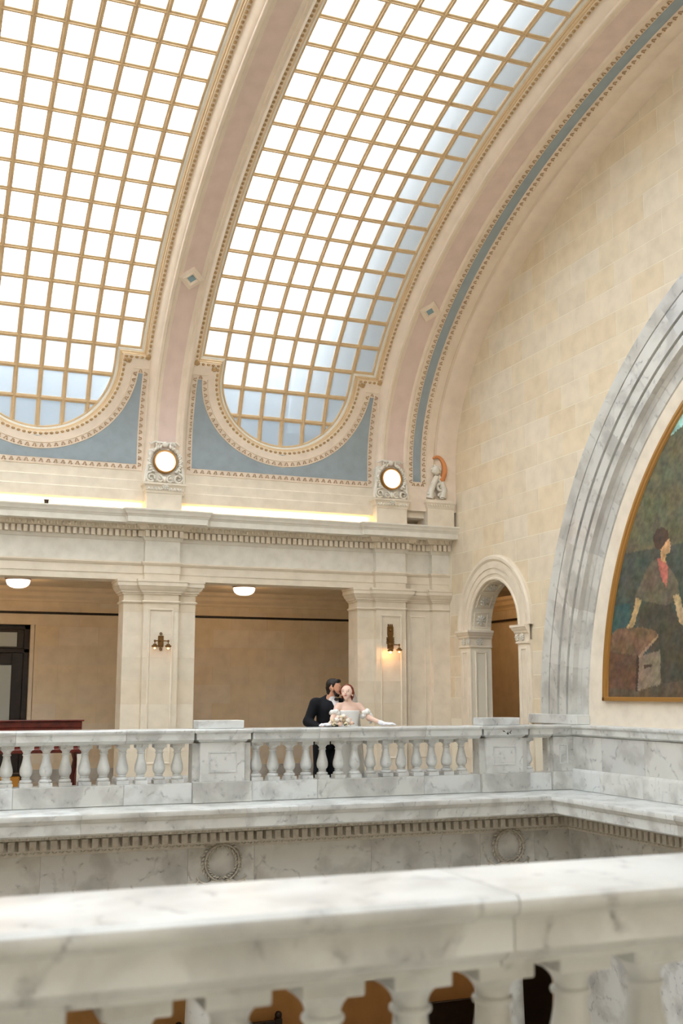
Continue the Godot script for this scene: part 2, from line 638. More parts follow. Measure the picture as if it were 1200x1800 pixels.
func end_wall() -> void:
	var o := setting("wall_end", "cream ashlar end wall with marble lunette arch")
	var niche := circle(ARC, 7.2, 0, PI, 90)
	niche.append(Vector2(-16.7, -0.5)); niche.append(Vector2(-2.3, -0.5))
	var hole := circle(DOOR, DR, 0, PI, 32)
	hole.append(Vector2(DOOR.x - DR, -0.5)); hole.append(Vector2(DOOR.x + DR, -0.5))
	var s := S()
	for p in cut(rect(Vector2(-25, -0.3), Vector2(6, 10.95)), [], [niche, hole]):
		prism(s, p, Vector3(XE + 0.002, 0, 0), Vector3.BACK, Vector3.UP, Vector3.RIGHT * 0.426)
	obj("joint_backing", s, M.joint, o)
	s = S()
	box(s, Vector3(10.62, 0, -17), Vector3(10.93, 8.6, -2))
	obj("lunette_plaster", s, M.plaster, o)
	# ashlar
	var vaultcurve := PackedVector2Array()
	for i in 121:
		var v := vp(0, STOT * i / 120.0, 0.37)
		vaultcurve.append(Vector2(v.z, v.y))
	vaultcurve.append(Vector2(1.4, 0.9)); vaultcurve.append(Vector2(-20.6, 0.9))
	if Geometry2D.is_polygon_clockwise(vaultcurve): vaultcurve.reverse()
	var arch_out := circle(ARC, 7.3, 0, PI, 90)
	arch_out.append(Vector2(-16.8, -0.5)); arch_out.append(Vector2(-2.2, -0.5))
	var small_out := circle(DOOR, 1.3, 0, PI, 32)
	small_out.append(Vector2(DOOR.x - 1.3, -0.5)); small_out.append(Vector2(DOOR.x + 1.3, -0.5))
	var count := 0
	var far_s := S()
	for j in range(-9, 15):
		var y0 := 4.774 + 0.415 * j
		for i in range(-2, 28):
			var z0 := -20.2 + 0.833 * i + (0.42 if j % 2 else 0.0) - 0.02
			var g := 0.006
			for p in cut(rect(Vector2(z0 + g, y0 + g), Vector2(z0 + 0.833 - g, y0 + 0.415 - g)), [vaultcurve], [arch_out, small_out]):
				if area(p) < 0.002: continue
				var into := far_s if z0 > -10.8 else S()
				prism(into, p, Vector3(XE, 0, 0), Vector3.BACK, Vector3.UP, Vector3.RIGHT * 0.012)
				if into != far_s:
					obj("ashlar_block", into, M.stone[rng.randi() % 6], o)
	obj("ashlar_beyond", far_s, M.stone[0], o, "", "stuff")
	# marble arch round the lunette: voussoirs
	var t := thing("lunette_arch", "grey and white marble stepped arch framing the painted lunette", "arch", Vector3(XE, 1.01, ARC.x))
	var prof := PackedVector2Array([Vector2(7.35, 0.0), Vector2(7.35, -0.09), Vector2(7.32, -0.12), Vector2(7.27, -0.12), Vector2(7.13, -0.085), Vector2(7.125, -0.03), Vector2(7.105, -0.03), Vector2(7.105, -0.085), Vector2(6.87, -0.085), Vector2(6.865, -0.02), Vector2(6.845, -0.02), Vector2(6.84, -0.06), Vector2(6.64, -0.06), Vector2(6.635, 0.01), Vector2(6.615, 0.01), Vector2(6.61, -0.035), Vector2(6.485, -0.035), Vector2(6.465, 0.05), Vector2(6.40, 0.075), Vector2(6.39, 0.09), Vector2(6.235, 0.1), Vector2(6.22, 0.125)])
	var n := 21
	for k in n:
		s = S()
		var rows := []
		for i in 9:
			var a := PI * (k + i / 8.0 * 0.9995) / n
			var row := PackedVector3Array()
			for p in prof: row.append(Vector3(p.y, p.x * sin(a), p.x * cos(a)))
			rows.append(row)
		skin(s, rows, groups(prof))
		obj("voussoir", s, [M.marble_grey[0], M.marble[3], M.marble_grey[2], M.marble_grey[1]][(k * 3) % 4], t)
	s = S()
	for z in [[-7.7, -6.2], [6.2, 7.7]]:
		s = S()
		cbox(s, Vector3(-0.14, 0.03, z[0]), Vector3(0.12, 0.19, z[1]), 0.01)
		obj("base_block", s, M.marble[2], t)
	s = S()
	# rendered lunette field behind the arch, then the painting in its gilt frame
	t = thing("mural", "dark painted lunette mural of a seated woman by an open chest, in gilt frame", "painting", Vector3(10.6, 1.226, ARC.x))
	var fr := PackedVector2Array([Vector2(5.76, 0.02), Vector2(5.76, -0.03), Vector2(5.74, -0.05), Vector2(5.70, -0.05), Vector2(5.68, -0.03), Vector2(5.655, -0.03), Vector2(5.64, -0.01), Vector2(5.635, 0.01)])
	var a0 := asin(0.21 / 5.7)
	var rows := []
	for i in 81:
		var a := lerpf(a0, PI - a0, i / 80.0)
		var row := PackedVector3Array()
		for p in fr: row.append(Vector3(p.y, p.x * sin(a), p.x * cos(a)))
		rows.append(row)
	skin(s, rows, groups(fr))
	cbox(s, Vector3(-0.05, 0.2, -5.757), Vector3(0.02, 0.27, 5.757), 0.012)
	obj("gilt_frame", s, M.gilt, t)
	s = S()
	var pl := circle(Vector2.ZERO, 5.66, a0, PI - a0, 80)
	var ix := Geometry2D.triangulate_polygon(pl)
	s.set_smooth_group(-1)
	for k in ix:
		var p := pl[k]
		s.set_uv(Vector2((p.x + 5.8) / 5.8, 1.0 - p.y / 5.8))
		s.add_vertex(Vector3(0.0, p.y, p.x))
	obj("canvas", s, mural_paint(), t)
	# small arch: moulded archivolt, pilaster strips, capitals, coffered soffit
	t = thing("arched_doorway", "cream arched doorway with rosette coffered soffit in the ashlar wall", "doorway", Vector3(XE, 0, DOOR.x))
	s = S()
	prof = PackedVector2Array([Vector2(1.39, 0.0), Vector2(1.39, -0.06), Vector2(1.36, -0.09), Vector2(1.31, -0.09), Vector2(1.27, -0.055), Vector2(1.25, -0.055), Vector2(1.25, -0.07), Vector2(1.14, -0.07), Vector2(1.135, -0.05), Vector2(1.035, -0.05), Vector2(1.03, -0.03), Vector2(0.97, -0.03), Vector2(0.955, -0.05), Vector2(0.925, -0.05), Vector2(DR, -0.03), Vector2(DR, 0.43)])
	rows = []
	for i in 41:
		var a := PI * i / 40.0
		var row := PackedVector3Array()
		for p in prof: row.append(Vector3(p.y, 2.77 + p.x * sin(a), p.x * cos(a)))
		rows.append(row)
	skin(s, rows, groups(prof))
	obj("archivolt", s, M.cream, t)
	for sd in [-1, 1]:
		s = S()
		var z1: float = sd * DR
		var z2: float = sd * 1.33
		cbox(s, Vector3(-0.05, -0.3, minf(z1, z2)), Vector3(0.43, 2.5, maxf(z1, z2)), 0.012)
		obj("jamb", s, M.cream, t)
		s = S()
		frame(s, Vector3(0.19, 0, sd * DR), Vector3.RIGHT, Vector3.UP, Vector3(0, 0, -sd), Vector2(-0.13, 0.3), Vector2(0.13, 2.36), PackedVector2Array([Vector2(0.0, 0.0), Vector2(-0.005, 0.018), Vector2(-0.025, 0.02), Vector2(-0.04, 0.004)]))
		frame(s, Vector3(-0.05, 0, sd * 1.12), Vector3(0, 0, sd), Vector3.UP, Vector3.LEFT, Vector2(-0.11, 0.3), Vector2(0.11, 2.36), PackedVector2Array([Vector2(0.0, 0.0), Vector2(-0.005, 0.015), Vector2(-0.025, 0.015), Vector2(-0.035, 0.003)]))
		obj("panel_moulding", s, M.cream, t)
		s = S()
		var cap := PackedVector2Array([Vector2(0, 2.43), Vector2(0.03, 2.44), Vector2(0.03, 2.475), Vector2(0.012, 2.48), Vector2(0.015, 2.6), Vector2(0.05, 2.635), Vector2(0.05, 2.66), Vector2(0.075, 2.68), Vector2(0.09, 2.72), Vector2(0.105, 2.73), Vector2(0.105, 2.77), Vector2(0, 2.77)])
		var path := [Vector2(-0.05, -1.34), Vector2(-0.05, -DR), Vector2(0.43, -DR)] if sd < 0 else [Vector2(0.43, DR), Vector2(-0.05, DR), Vector2(-0.05, 1.34)]
		mould(s, path, 0, cap)
		obj("capital", s, M.cream, t)
		s = S()
		for at in [Vector3(-0.075, 2.55, sd * 1.12), Vector3(0.15, 2.55, sd * (DR - 0.025)), Vector3(-0.07, 2.55, sd * 0.93)]:
			rosette(s, Transform3D(Basis(Vector3.UP, 0.0) if at.x > 0 else Basis(Vector3.UP, -PI / 2), at), 0.075)
		obj("capital_leaf", s, M.white_paint, t)
	for k in 7:
		var a := PI * (k + 0.5) / 7
		var nrm := Vector3(0, -sin(a), -cos(a))
		var c := Vector3(0.19, 2.77 + DR * sin(a), DR * cos(a))
		var b := Basis(Vector3.RIGHT, nrm.cross(Vector3.RIGHT), nrm)
		s = S()
		frame(s, c, Vector3.RIGHT, b.y, nrm, Vector2(-0.15, -0.15), Vector2(0.15, 0.15), PackedVector2Array([Vector2(0.012, 0.0), Vector2(0.006, 0.022), Vector2(-0.012, 0.024), Vector2(-0.026, 0.006), Vector2(-0.03, -0.002)]))
		obj("coffer_frame", s, M.cream, t)
		s = S()
		rosette(s, Transform3D(b, c + nrm * 0.004), 0.115)
		obj("rosette", s, M.white_paint, t)

# a flower of eight petals, facing local +z
func rosette(s: SurfaceTool, t: Transform3D, r: float) -> void:
	for k in 8:
		var a := TAU * k / 8
		ball(s, t * Vector3(cos(a) * r * 0.66, sin(a) * r * 0.66, r * 0.12), Vector3(r * 0.34, r * 0.25, r * 0.2), t.basis * Basis(Vector3.BACK, a), 6, 4)
	for k in 6:
		var a := TAU * k / 6
		ball(s, t * Vector3(cos(a) * r * 0.33, sin(a) * r * 0.33, r * 0.26), Vector3(r * 0.2, r * 0.16, r * 0.14), t.basis * Basis(Vector3.BACK, a), 6, 4)
	ball(s, t * Vector3(0, 0, r * 0.34), Vector3(r * 0.16, r * 0.16, r * 0.14), t.basis, 6, 4)

func mural_paint() -> StandardMaterial3D:
	# texture over z -15.3..-9.5 (the rest repeats beyond the frame), y 1.226..7.03
	var w := 640
	var img := Image.create(w, w, false, Image.FORMAT_RGB8)
	var n1 := FastNoiseLite.new(); n1.seed = 4; n1.frequency = 0.02; n1.fractal_octaves = 5
	var n2 := FastNoiseLite.new(); n2.seed = 9; n2.frequency = 0.11; n2.fractal_octaves = 3
	var shapes := [
		[Color8(84, 82, 62), [-13.93, 4.75, -13.49, 5.32, -12.6, 5.6, -9.4, 5.2, -9.4, 3.6, -13.14, 3.71, -14.66, 3.83]],
		[Color8(62, 66, 58), [-15.4, 3.75, -9.4, 3.7, -9.4, 1.9, -15.4, 1.9]],
		[Color8(50, 72, 70), [-15.2, 2.93, -14.48, 2.95, -14.5, 2.5, -15.2, 2.45]],
		[Color8(62, 58, 46), [-13.97, 2.97, -13.54, 2.91, -13.31, 2.59, -13.2, 2.27, -13.2, 1.75, -13.75, 1.7, -13.9, 2.08, -14.3, 2.5, -14.2, 2.87]],
		[Color8(86, 78, 64), [-13.93, 3.53, -13.75, 3.57, -13.48, 3.42, -13.3, 3.19, -13.25, 2.94, -13.6, 2.84, -13.97, 2.93, -14.24, 2.97, -14.35, 3.05, -14.13, 3.29]],
		[Color8(150, 88, 74), [-13.76, 3.58, -13.58, 3.55, -13.5, 3.41, -13.57, 3.1, -13.68, 3.28]],
		[Color8(150, 124, 88), [-14.32, 3.03, -14.17, 2.97, -14.28, 2.79, -14.41, 2.57, -14.62, 2.55, -14.47, 2.69, -14.39, 2.86]],
		[Color8(150, 126, 96), [-13.43, 2.99, -13.28, 3.0, -13.19, 2.72, -13.2, 2.51, -13.31, 2.57]],
		[Color8(160, 124, 86), [-13.66, 3.72, -13.53, 3.63, -13.56, 3.5, -13.68, 3.52]],
		[Color8(166, 130, 92), [-13.52, 3.8, -13.45, 3.85, -13.42, 3.74, -13.45, 3.62, -13.55, 3.61, -13.64, 3.71]],
		[Color8(66, 50, 40), [-13.72, 4.02, -13.59, 4.03, -13.46, 3.96, -13.46, 3.86, -13.54, 3.79, -13.64, 3.71, -13.74, 3.7, -13.82, 3.79, -13.82, 3.93]],
		[Color8(98, 76, 56), [-15.15, 2.38, -14.84, 2.57, -14.18, 2.56, -13.87, 2.49, -13.81, 2.42, -14.3, 2.12, -15.16, 2.23]],
		[Color8(84, 60, 46), [-15.21, 2.23, -14.3, 2.12, -14.39, 1.59, -15.25, 1.65]],
		[Color8(112, 98, 82), [-14.33, 2.11, -13.78, 2.2, -13.8, 1.69, -14.39, 1.59]],
	]
	shapes.append([Color8(52, 40, 32), [-14.36, 2.14, -14.3, 2.13, -14.38, 1.58, -14.43, 1.59]])
	shapes.append([Color8(132, 112, 88), [-14.32, 2.13, -13.82, 2.43, -13.8, 2.4, -14.29, 2.08]])
	shapes.append([Color8(60, 44, 34), [-14.2, 1.97, -14.0, 2.0, -14.0, 1.96, -14.2, 1.93]])
	var sky := Color8(134, 168, 158)
	var ground := Color8(78, 66, 52)
	var veil_ := Color8(88, 82, 62)
	for j in w:
		for i in w:
			var z := -15.3 + 5.8 * (i + 0.5) / w
			var y := 7.026 - 5.8 * (j + 0.5) / w
			var k := n1.get_noise_2d(i, j)
			var c := veil_
			if y > 5.35 + 0.5 * k - 0.35 * sin(z * 1.3): c = sky
			if y < 1.78 + 0.12 * k: c = ground
			img.set_pixel(i, j, c)
	for sh in shapes:
		var poly := PackedVector2Array()
		var v: Array = sh[1]
		for k in range(0, v.size(), 2):
			poly.append(Vector2((v[k] + 15.3) / 5.8 * w, (7.026 - v[k + 1]) / 5.8 * w))
		var lo := poly[0]
		var hi := poly[0]
		for p in poly: lo = lo.min(p); hi = hi.max(p)
		for j in range(maxi(0, int(lo.y)), mini(w, int(hi.y) + 1)):
			for i in range(maxi(0, int(lo.x)), mini(w, int(hi.x) + 1)):
				var q := Vector2(i + 3.0 * n2.get_noise_2d(i * 1.5, j * 1.5), j + 3.0 * n2.get_noise_2d(j * 1.5 + 50, i * 1.5))
				if Geometry2D.is_point_in_polygon(q, poly): img.set_pixel(i, j, sh[0])
	img.resize(420, 420, Image.INTERPOLATE_LANCZOS)
	img.resize(w, w, Image.INTERPOLATE_CUBIC)
	# brush strokes and dry tone over everything
	for j in w:
		for i in w:
			var c := img.get_pixel(i, j)
			var k := 0.26 * n1.get_noise_2d(i * 1.7 + 90, j * 1.7) + 0.20 * n2.get_noise_2d(i * 0.6 + j * 0.5, j * 0.5 - i * 0.3)
			c = c * (1.22 + k)
			c.r += 0.05 * n1.get_noise_2d(i + 300, j); c.b -= 0.04 * n1.get_noise_2d(i, j + 300)
			img.set_pixel(i, j, c.clamp())
	var m := StandardMaterial3D.new()
	m.albedo_texture = ImageTexture.create_from_image(img)
	m.roughness = 0.65
	return m

# ---------------------------------------------------------------- vault and skylights
func sky_x(k: int) -> float: return 6.794 - BAY * k      # centre of skylight k

func hole_half(t: float, grow: float) -> float:
	# half width of the glazed opening, grown by a margin, at arc length t
	var u := minf(t, STOT - t)
	if u >= S0 - grow: return 4 * PW + grow
	var r := 3 * PW + grow
	if u >= SC: return r
	var h := SC - u
	return sqrt(maxf(r * r - h * h, 0.0))

func vault() -> void:
	var o := setting("ceiling", "plaster barrel vault with cream ribs, pink bands and blue spandrels")
	var edge := [Vector2(0.165, 0.15), Vector2(0.185, 0.2), Vector2(0.215, 0.26), Vector2(0.25, 0.305), Vector2(0.27, 0.32), Vector2(0.275, 0.345), Vector2(0.285, 0.355), Vector2(0.335, 0.355), Vector2(0.345, 0.345), Vector2(0.35, 0.33), Vector2(0.37, 0.33), Vector2(0.39, 0.322), Vector2(0.415, 0.32)]
	var back := []
	for p in edge: back.push_front(Vector2(1.163 - p.x, p.y))
	for k in range(1, 5):
		var x0 := sky_x(k) + 4 * PW
		if k == 4: x0 = sky_x(3) - 4 * PW - 1.163
		var s := S()
		rib_strip(s, x0, PackedVector2Array(edge), -0.9, STOT + 0.9)
		rib_strip(s, x0, PackedVector2Array(back), -0.9, STOT + 0.9)
		obj("rib_moulding", s, M.vault, o)
		s = S()
		rib_strip(s, x0, PackedVector2Array([Vector2(0.415, 0.32), Vector2(0.748, 0.32)]), -0.9, STOT + 0.9)
		obj("pink_band", s, M.pink, o)
		if k < 4: diamond(o, x0 + 0.58)
	# the rib against the end wall
	var x1 := sky_x(0) + 4 * PW
	var s := S()
	rib_strip(s, x1, PackedVector2Array(edge), -0.9, STOT + 0.9)
	rib_strip(s, x1, PackedVector2Array([Vector2(0.78, 0.32), Vector2(0.79, 0.335), Vector2(0.81, 0.35), Vector2(0.845, 0.35), Vector2(0.86, 0.335), Vector2(0.9, 0.335), Vector2(1.46, 0.335), Vector2(1.475, 0.31), Vector2(1.49, 0.3), Vector2(1.54, 0.3), Vector2(1.56, 0.315), Vector2(1.6, 0.345), Vector2(1.68, 0.36), Vector2(1.80, 0.372), Vector2(1.96, 0.385)]), -0.9, STOT + 0.9)
	obj("rib_moulding", s, M.vault, o)
	s = S()
	rib_strip(s, x1, PackedVector2Array([Vector2(0.415, 0.32), Vector2(0.78, 0.32)]), -0.9, STOT + 0.9)
	obj("pink_band", s, M.pink, o)
	diamond(o, x1 + 0.598)
	s = S()
	rib_strip(s, x1, PackedVector2Array([Vector2(0.99, 0.334), Vector2(0.99, 0.338), Vector2(1.165, 0.338), Vector2(1.165, 0.334)]), -0.3, STOT + 0.3)
	obj("blue_band", s, M.blue, o)
	s = S()
	for e in [[0.895, 0.985], [1.17, 1.29]]:
		for u in e:
			rib_strip(s, x1, PackedVector2Array([Vector2(u - 0.006, 0.334), Vector2(u, 0.342), Vector2(u + 0.006, 0.334)]), -0.36, STOT + 0.36)
	obj("border_fillet", s, M.scroll_band, o)
	s = S()
	for e in [0.94, 1.23]:
		for q in spaced(PackedVector2Array([Vector2(x1 + e, -0.36), Vector2(x1 + e, STOT + 0.36)]), 0.125):
			var p: Vector2 = q[0]
			var t := v_frame(p, Vector2(0, 1), 0.335)
			if e > 1: t.basis = t.basis * Basis(Vector3.BACK, 0.35)
			scroll(s, t, 0.92)
	for k in 3:
		scroll(s, v_frame(Vector2(x1 + 1.0 + 0.1 * k, -0.36), Vector2(1, 0), 0.335), 0.8)
	obj("scroll_border", s, M.scroll, o, "", "stuff")
	# aprons below the round ends, with blue spandrels
	for k in 4:
		var cx := sky_x(k)
		s = S()
		var blue := S()
		for far in [true, false]:
			var ts := []
			for i in 56: ts.append(lerpf(-0.62, S0 - 0.165, i / 55.0))
			for i in 55:
				var ends := [ts[i], ts[i + 1]]
				if not far: ends = [STOT - ts[i + 1], STOT - ts[i]]
				var h0 := hole_half(ends[0], 0.165)
				var h1 := hole_half(ends[1], 0.165)
				var xo := 4 * PW + 0.165
				for sd in [-1.0, 1.0]:
					var q := [vp(cx + sd * h0, ends[0], 0.15), vp(cx + sd * xo, ends[0], 0.15), vp(cx + sd * xo, ends[1], 0.15), vp(cx + sd * h1, ends[1], 0.15)]
					if sd > 0: quad(s, q[3], q[2], q[1], q[0], 1)
					else: quad(s, q[0], q[1], q[2], q[3], 1)
			var bs := []
			for i in 61: bs.append(lerpf(-0.33, 1.46, i / 60.0))
			for i in 60:
				var ends := [bs[i], bs[i + 1]]
				var hs := []
				for e in ends:
					var h: float = SC - e
					hs.append(sqrt(maxf(1.74 * 1.74 - h * h, 0.0)))
				if not far: ends = [STOT - bs[i], STOT - bs[i + 1]]
				for sd in [-1.0, 1.0]:
					var q := [vp(cx + sd * hs[0], ends[0], 0.156), vp(cx + sd * 1.815, ends[0], 0.156), vp(cx + sd * 1.815, ends[1], 0.156), vp(cx + sd * hs[1], ends[1], 0.156)]
					if (sd > 0) == far: quad(blue, q[3], q[2], q[1], q[0], 1 if far else 2)
					else: quad(blue, q[0], q[1], q[2], q[3], 1 if far else 2)
		obj("apron", s, M.vault, o)
		obj("blue_spandrel", blue, M.blue, o)
		s = S()
		var fil := S()
		for sd in [-1.0, 1.0]:
			var line := PackedVector2Array([Vector2(cx + sd * 1.87, -0.4), Vector2(cx + sd * 1.87, 1.53)])
			for q in spaced(line, 0.128): scroll(s, v_frame(q[0], Vector2(0, 1) if sd < 0 else Vector2(0, -1), 0.152), 0.9)
		for q in spaced(PackedVector2Array([Vector2(cx - 1.8, -0.385), Vector2(cx + 1.8, -0.385)]), 0.13): scroll(s, v_frame(q[0], q[1], 0.152), 0.9)
		var arc := circle(Vector2(cx, SC), 1.68, PI + 0.06, TAU - 0.06, 60)
		for q in spaced(arc, 0.128): scroll(s, v_frame(q[0], q[1], 0.152), 0.9)
		for sd in [-1.0, 1.0]: scroll(s, v_frame(Vector2(cx + sd * 1.77, 1.51), Vector2(1, 0), 0.152), 0.8)
		obj("scroll_border", s, M.scroll, o, "", "stuff")
		for r in [1.625, 1.735]: ribbon(fil, circle(Vector2(cx, SC), r, PI + 0.06, TAU - 0.06, 60))
		for sd in [-1.0, 1.0]:
			ribbon(fil, PackedVector2Array([Vector2(cx + sd * 1.925, -0.45), Vector2(cx + sd * 1.925, 1.56)]))
			ribbon(fil, PackedVector2Array([Vector2(cx + sd * 1.625, 1.56), Vector2(cx + sd * 1.925, 1.56)]))
		ribbon(fil, PackedVector2Array([Vector2(cx - 1.925, -0.45), Vector2(cx + 1.925, -0.45)]))
		obj("border_fillet", fil, M.scroll_band, o)
	# mouldings at the foot of the vault, and the lip over the cove
	var t := setting("trim_2")
	s = S()
	var foot := PackedVector2Array([Vector2(-0.2, 5.66), Vector2(0.0, 5.66), Vector2(0.015, 5.645), Vector2(0.015, 5.475), Vector2(0.03, 5.46), Vector2(0.06, 5.455), Vector2(0.06, 5.285), Vector2(0.075, 5.27), Vector2(0.1, 5.262), Vector2(0.1, 5.075), Vector2(0.03, 5.06), Vector2(-0.45, 5.06)])
	mould(s, [Vector2(-9.8, -20.3), Vector2(XE, -20.3)], 0, foot, false)
	obj("foot_moulding", s, M.cream, t)
	s = S()
	box(s, Vector3(-9.8, 4.6, -20.95), Vector3(XE, 5.95, -20.72))
	obj("cove_back", s, M.cream, t)

func ribbon(s: SurfaceTool, p: PackedVector2Array) -> void:
	# a thin raised fillet along a line on the vault
	var rows := []
	for i in p.size():
		var a := p[maxi(i - 1, 0)]
		var b := p[mini(i + 1, p.size() - 1)]
		var n := (b - a).normalized().orthogonal() * 0.007
		rows.append(PackedVector3Array([vp(p[i].x + n.x, p[i].y + n.y, 0.15), vp(p[i].x, p[i].y, 0.163), vp(p[i].x - n.x, p[i].y - n.y, 0.15)]))
	skin(s, rows, PackedInt32Array([1, 2]))

func diamond(o: Node3D, x: float) -> void:
	# lozenge boss on the pink band
	var t := v_frame(Vector2(x, 3.62), Vector2(1, 0), 0.318)
	t.basis = t.basis * Basis(Vector3.BACK, PI / 4)
	var s := S()
	frame(s, t.origin, t.basis.x, t.basis.y, t.basis.z, Vector2(-0.1, -0.1), Vector2(0.1, 0.1), PackedVector2Array([Vector2(0.07, 0.0), Vector2(0.065, 0.035), Vector2(0.012, 0.042), Vector2(0.008, 0.06), Vector2(-0.012, 0.06), Vector2(-0.02, 0.04), Vector2(-0.035, 0.036), Vector2(-0.04, 0.02)]))
	obj("lozenge_frame", s, M.vault, o)
	s = S()
	box(s, Vector3(-0.068, -0.068, -0.01), Vector3(0.068, 0.068, 0.022), t)
	obj("lozenge_field", s, M.blue_pale, o)

var sky_proto: Node3D
func skylight(k: int) -> void:
	var where := ["the end wall rib", "the middle rib", "a further rib", "the left wall"]
	if k > 0:
		var c: Node3D = sky_proto.duplicate()
		c.name = "window_%d" % (k + 1)
		add_child(c)
		c.position.x = sky_x(k)
		c.set_meta("label", "gold barred vault skylight beside %s" % where[k])
		return
	var o := setting("window_1", "gold barred vault skylight beside the end wall rib")
	sky_proto = o
	var rs := (STOT - 2 * S0) / 41.0
	var round_ := circle(Vector2(0, SC), 3 * PW, PI, TAU, 40)
	round_.append(Vector2(3 * PW, S0 + 0.01)); round_.append(Vector2(-3 * PW, S0 + 0.01))
	var rest := S()
	for r in range(-4, 45):
		var a := S0 + r * rs
		var b := a + rs
		for c in range(-4, 4):
			var p := rect(Vector2(c * PW, a), Vector2((c + 1) * PW, b))
			var list := [p]
			if r < 0: list = Geometry2D.intersect_polygons(p, round_)
			elif r >= 41:
				var m := PackedVector2Array()
				for v in round_: m.append(Vector2(v.x, STOT - v.y))
				m.reverse()
				list = Geometry2D.intersect_polygons(p, m)
			for f in list:
				var into := S() if r < 17 else rest
				var ix := Geometry2D.triangulate_polygon(f)
				for q in range(0, ix.size(), 3):
					var v := [f[ix[q]], f[ix[q + 1]], f[ix[q + 2]]]
					tri(into, vp(v[2].x, v[2].y, 0.004), vp(v[1].x, v[1].y, 0.004), vp(v[0].x, v[0].y, 0.004))
					tri(into, vp(v[0].x, v[0].y, -0.004), vp(v[1].x, v[1].y, -0.004), vp(v[2].x, v[2].y, -0.004))
				if into != rest: obj("pane", into, M.frost, o)
	obj("glass_overhead", rest, M.frost, o, "", "stuff")
	var bar := [Vector2(-0.041, -0.01), Vector2(-0.041, 0.016), Vector2(-0.03, 0.024), Vector2(-0.014, 0.026), Vector2(-0.011, 0.045), Vector2(0.011, 0.045), Vector2(0.014, 0.026), Vector2(0.03, 0.024), Vector2(0.041, 0.016), Vector2(0.041, -0.01)]
	for c in range(-3, 4):
		var s := S()
		var h := absf(c) * PW
		var start := S0 if absi(c) == 3 else SC - sqrt(9 * PW * PW - h * h)
		rib_strip(s, c * PW, PackedVector2Array(bar), start, STOT - start, 0.276)
		obj("muntin", s, M.gold, o)
	for r in range(-3, 45):
		var t := S0 + r * rs
		var h := hole_half(t, 0.0)
		if h < 0.2 or t < 0.3 or t > STOT - 0.3: continue
		var s := S()
		var rows := []
		for x in [-h, h]:
			var row := PackedVector3Array()
			for p in bar: row.append(vp(x, t + p.x, p.y * 0.94))
			rows.append(row)
		skin(s, rows, groups(PackedVector2Array(bar)))
		obj("muntin", s, M.gold, o)
	var path := opening_path()
	var s := S()
	sweep_v(s, path, PackedVector2Array([Vector2(-0.035, -0.012), Vector2(-0.035, 0.03), Vector2(-0.025, 0.036), Vector2(-0.005, 0.036), Vector2(0.0, 0.03)]))
	obj("inner_frame", s, M.gold, o)
	s = S()
	sweep_v(s, path, PackedVector2Array([Vector2(0.0, 0.03), Vector2(0.004, 0.05), Vector2(0.018, 0.062), Vector2(0.034, 0.065), Vector2(0.04, 0.07)]))
	obj("white_moulding", s, M.white_paint, o)
	s = S()
	sweep_v(s, path, PackedVector2Array([Vector2(0.04, 0.07), Vector2(0.044, 0.09), Vector2(0.055, 0.1), Vector2(0.066, 0.1), Vector2(0.07, 0.115), Vector2(0.08, 0.13), Vector2(0.092, 0.132), Vector2(0.096, 0.14)]))
	obj("gold_moulding", s, M.gold, o)
	s = S()
	sweep_v(s, path, PackedVector2Array([Vector2(0.096, 0.14), Vector2(0.1, 0.146), Vector2(0.165, 0.15), Vector2(0.17, 0.15)]))
	obj("bead_band", s, M.scroll_band, o)
	s = S()
	for q in spaced(offset_path(path, 0.132), 0.098, true):
		var t := v_frame(q[0], q[1], 0.15)
		ball(s, t.origin, Vector3(0.034, 0.027, 0.022), t.basis, 6, 4)
	for cnr in [Vector2(4 * PW, S0), Vector2(3 * PW + 0.09, S0 - 0.09)]:
		for sd in [-1.0, 1.0]:
			var t := v_frame(Vector2(sd * (cnr.x + 0.12), cnr.y - 0.12), Vector2(1, 0), 0.15)
			for a in 4: ball(s, t * Vector3(0.03 * (a % 2) - 0.015, 0.03 * (a / 2) - 0.015, 0), Vector3(0.04, 0.03, 0.028), t.basis * Basis(Vector3.BACK, a * 1.1), 6, 4)
	obj("bead_moulding", s, M.bead, o, "", "stuff")
	o.position.x = sky_x(0)

# ---------------------------------------------------------------- colonnade on the far side
const ZW := -20.55    # pier wing plane
const ZP := -20.42    # pilaster plane

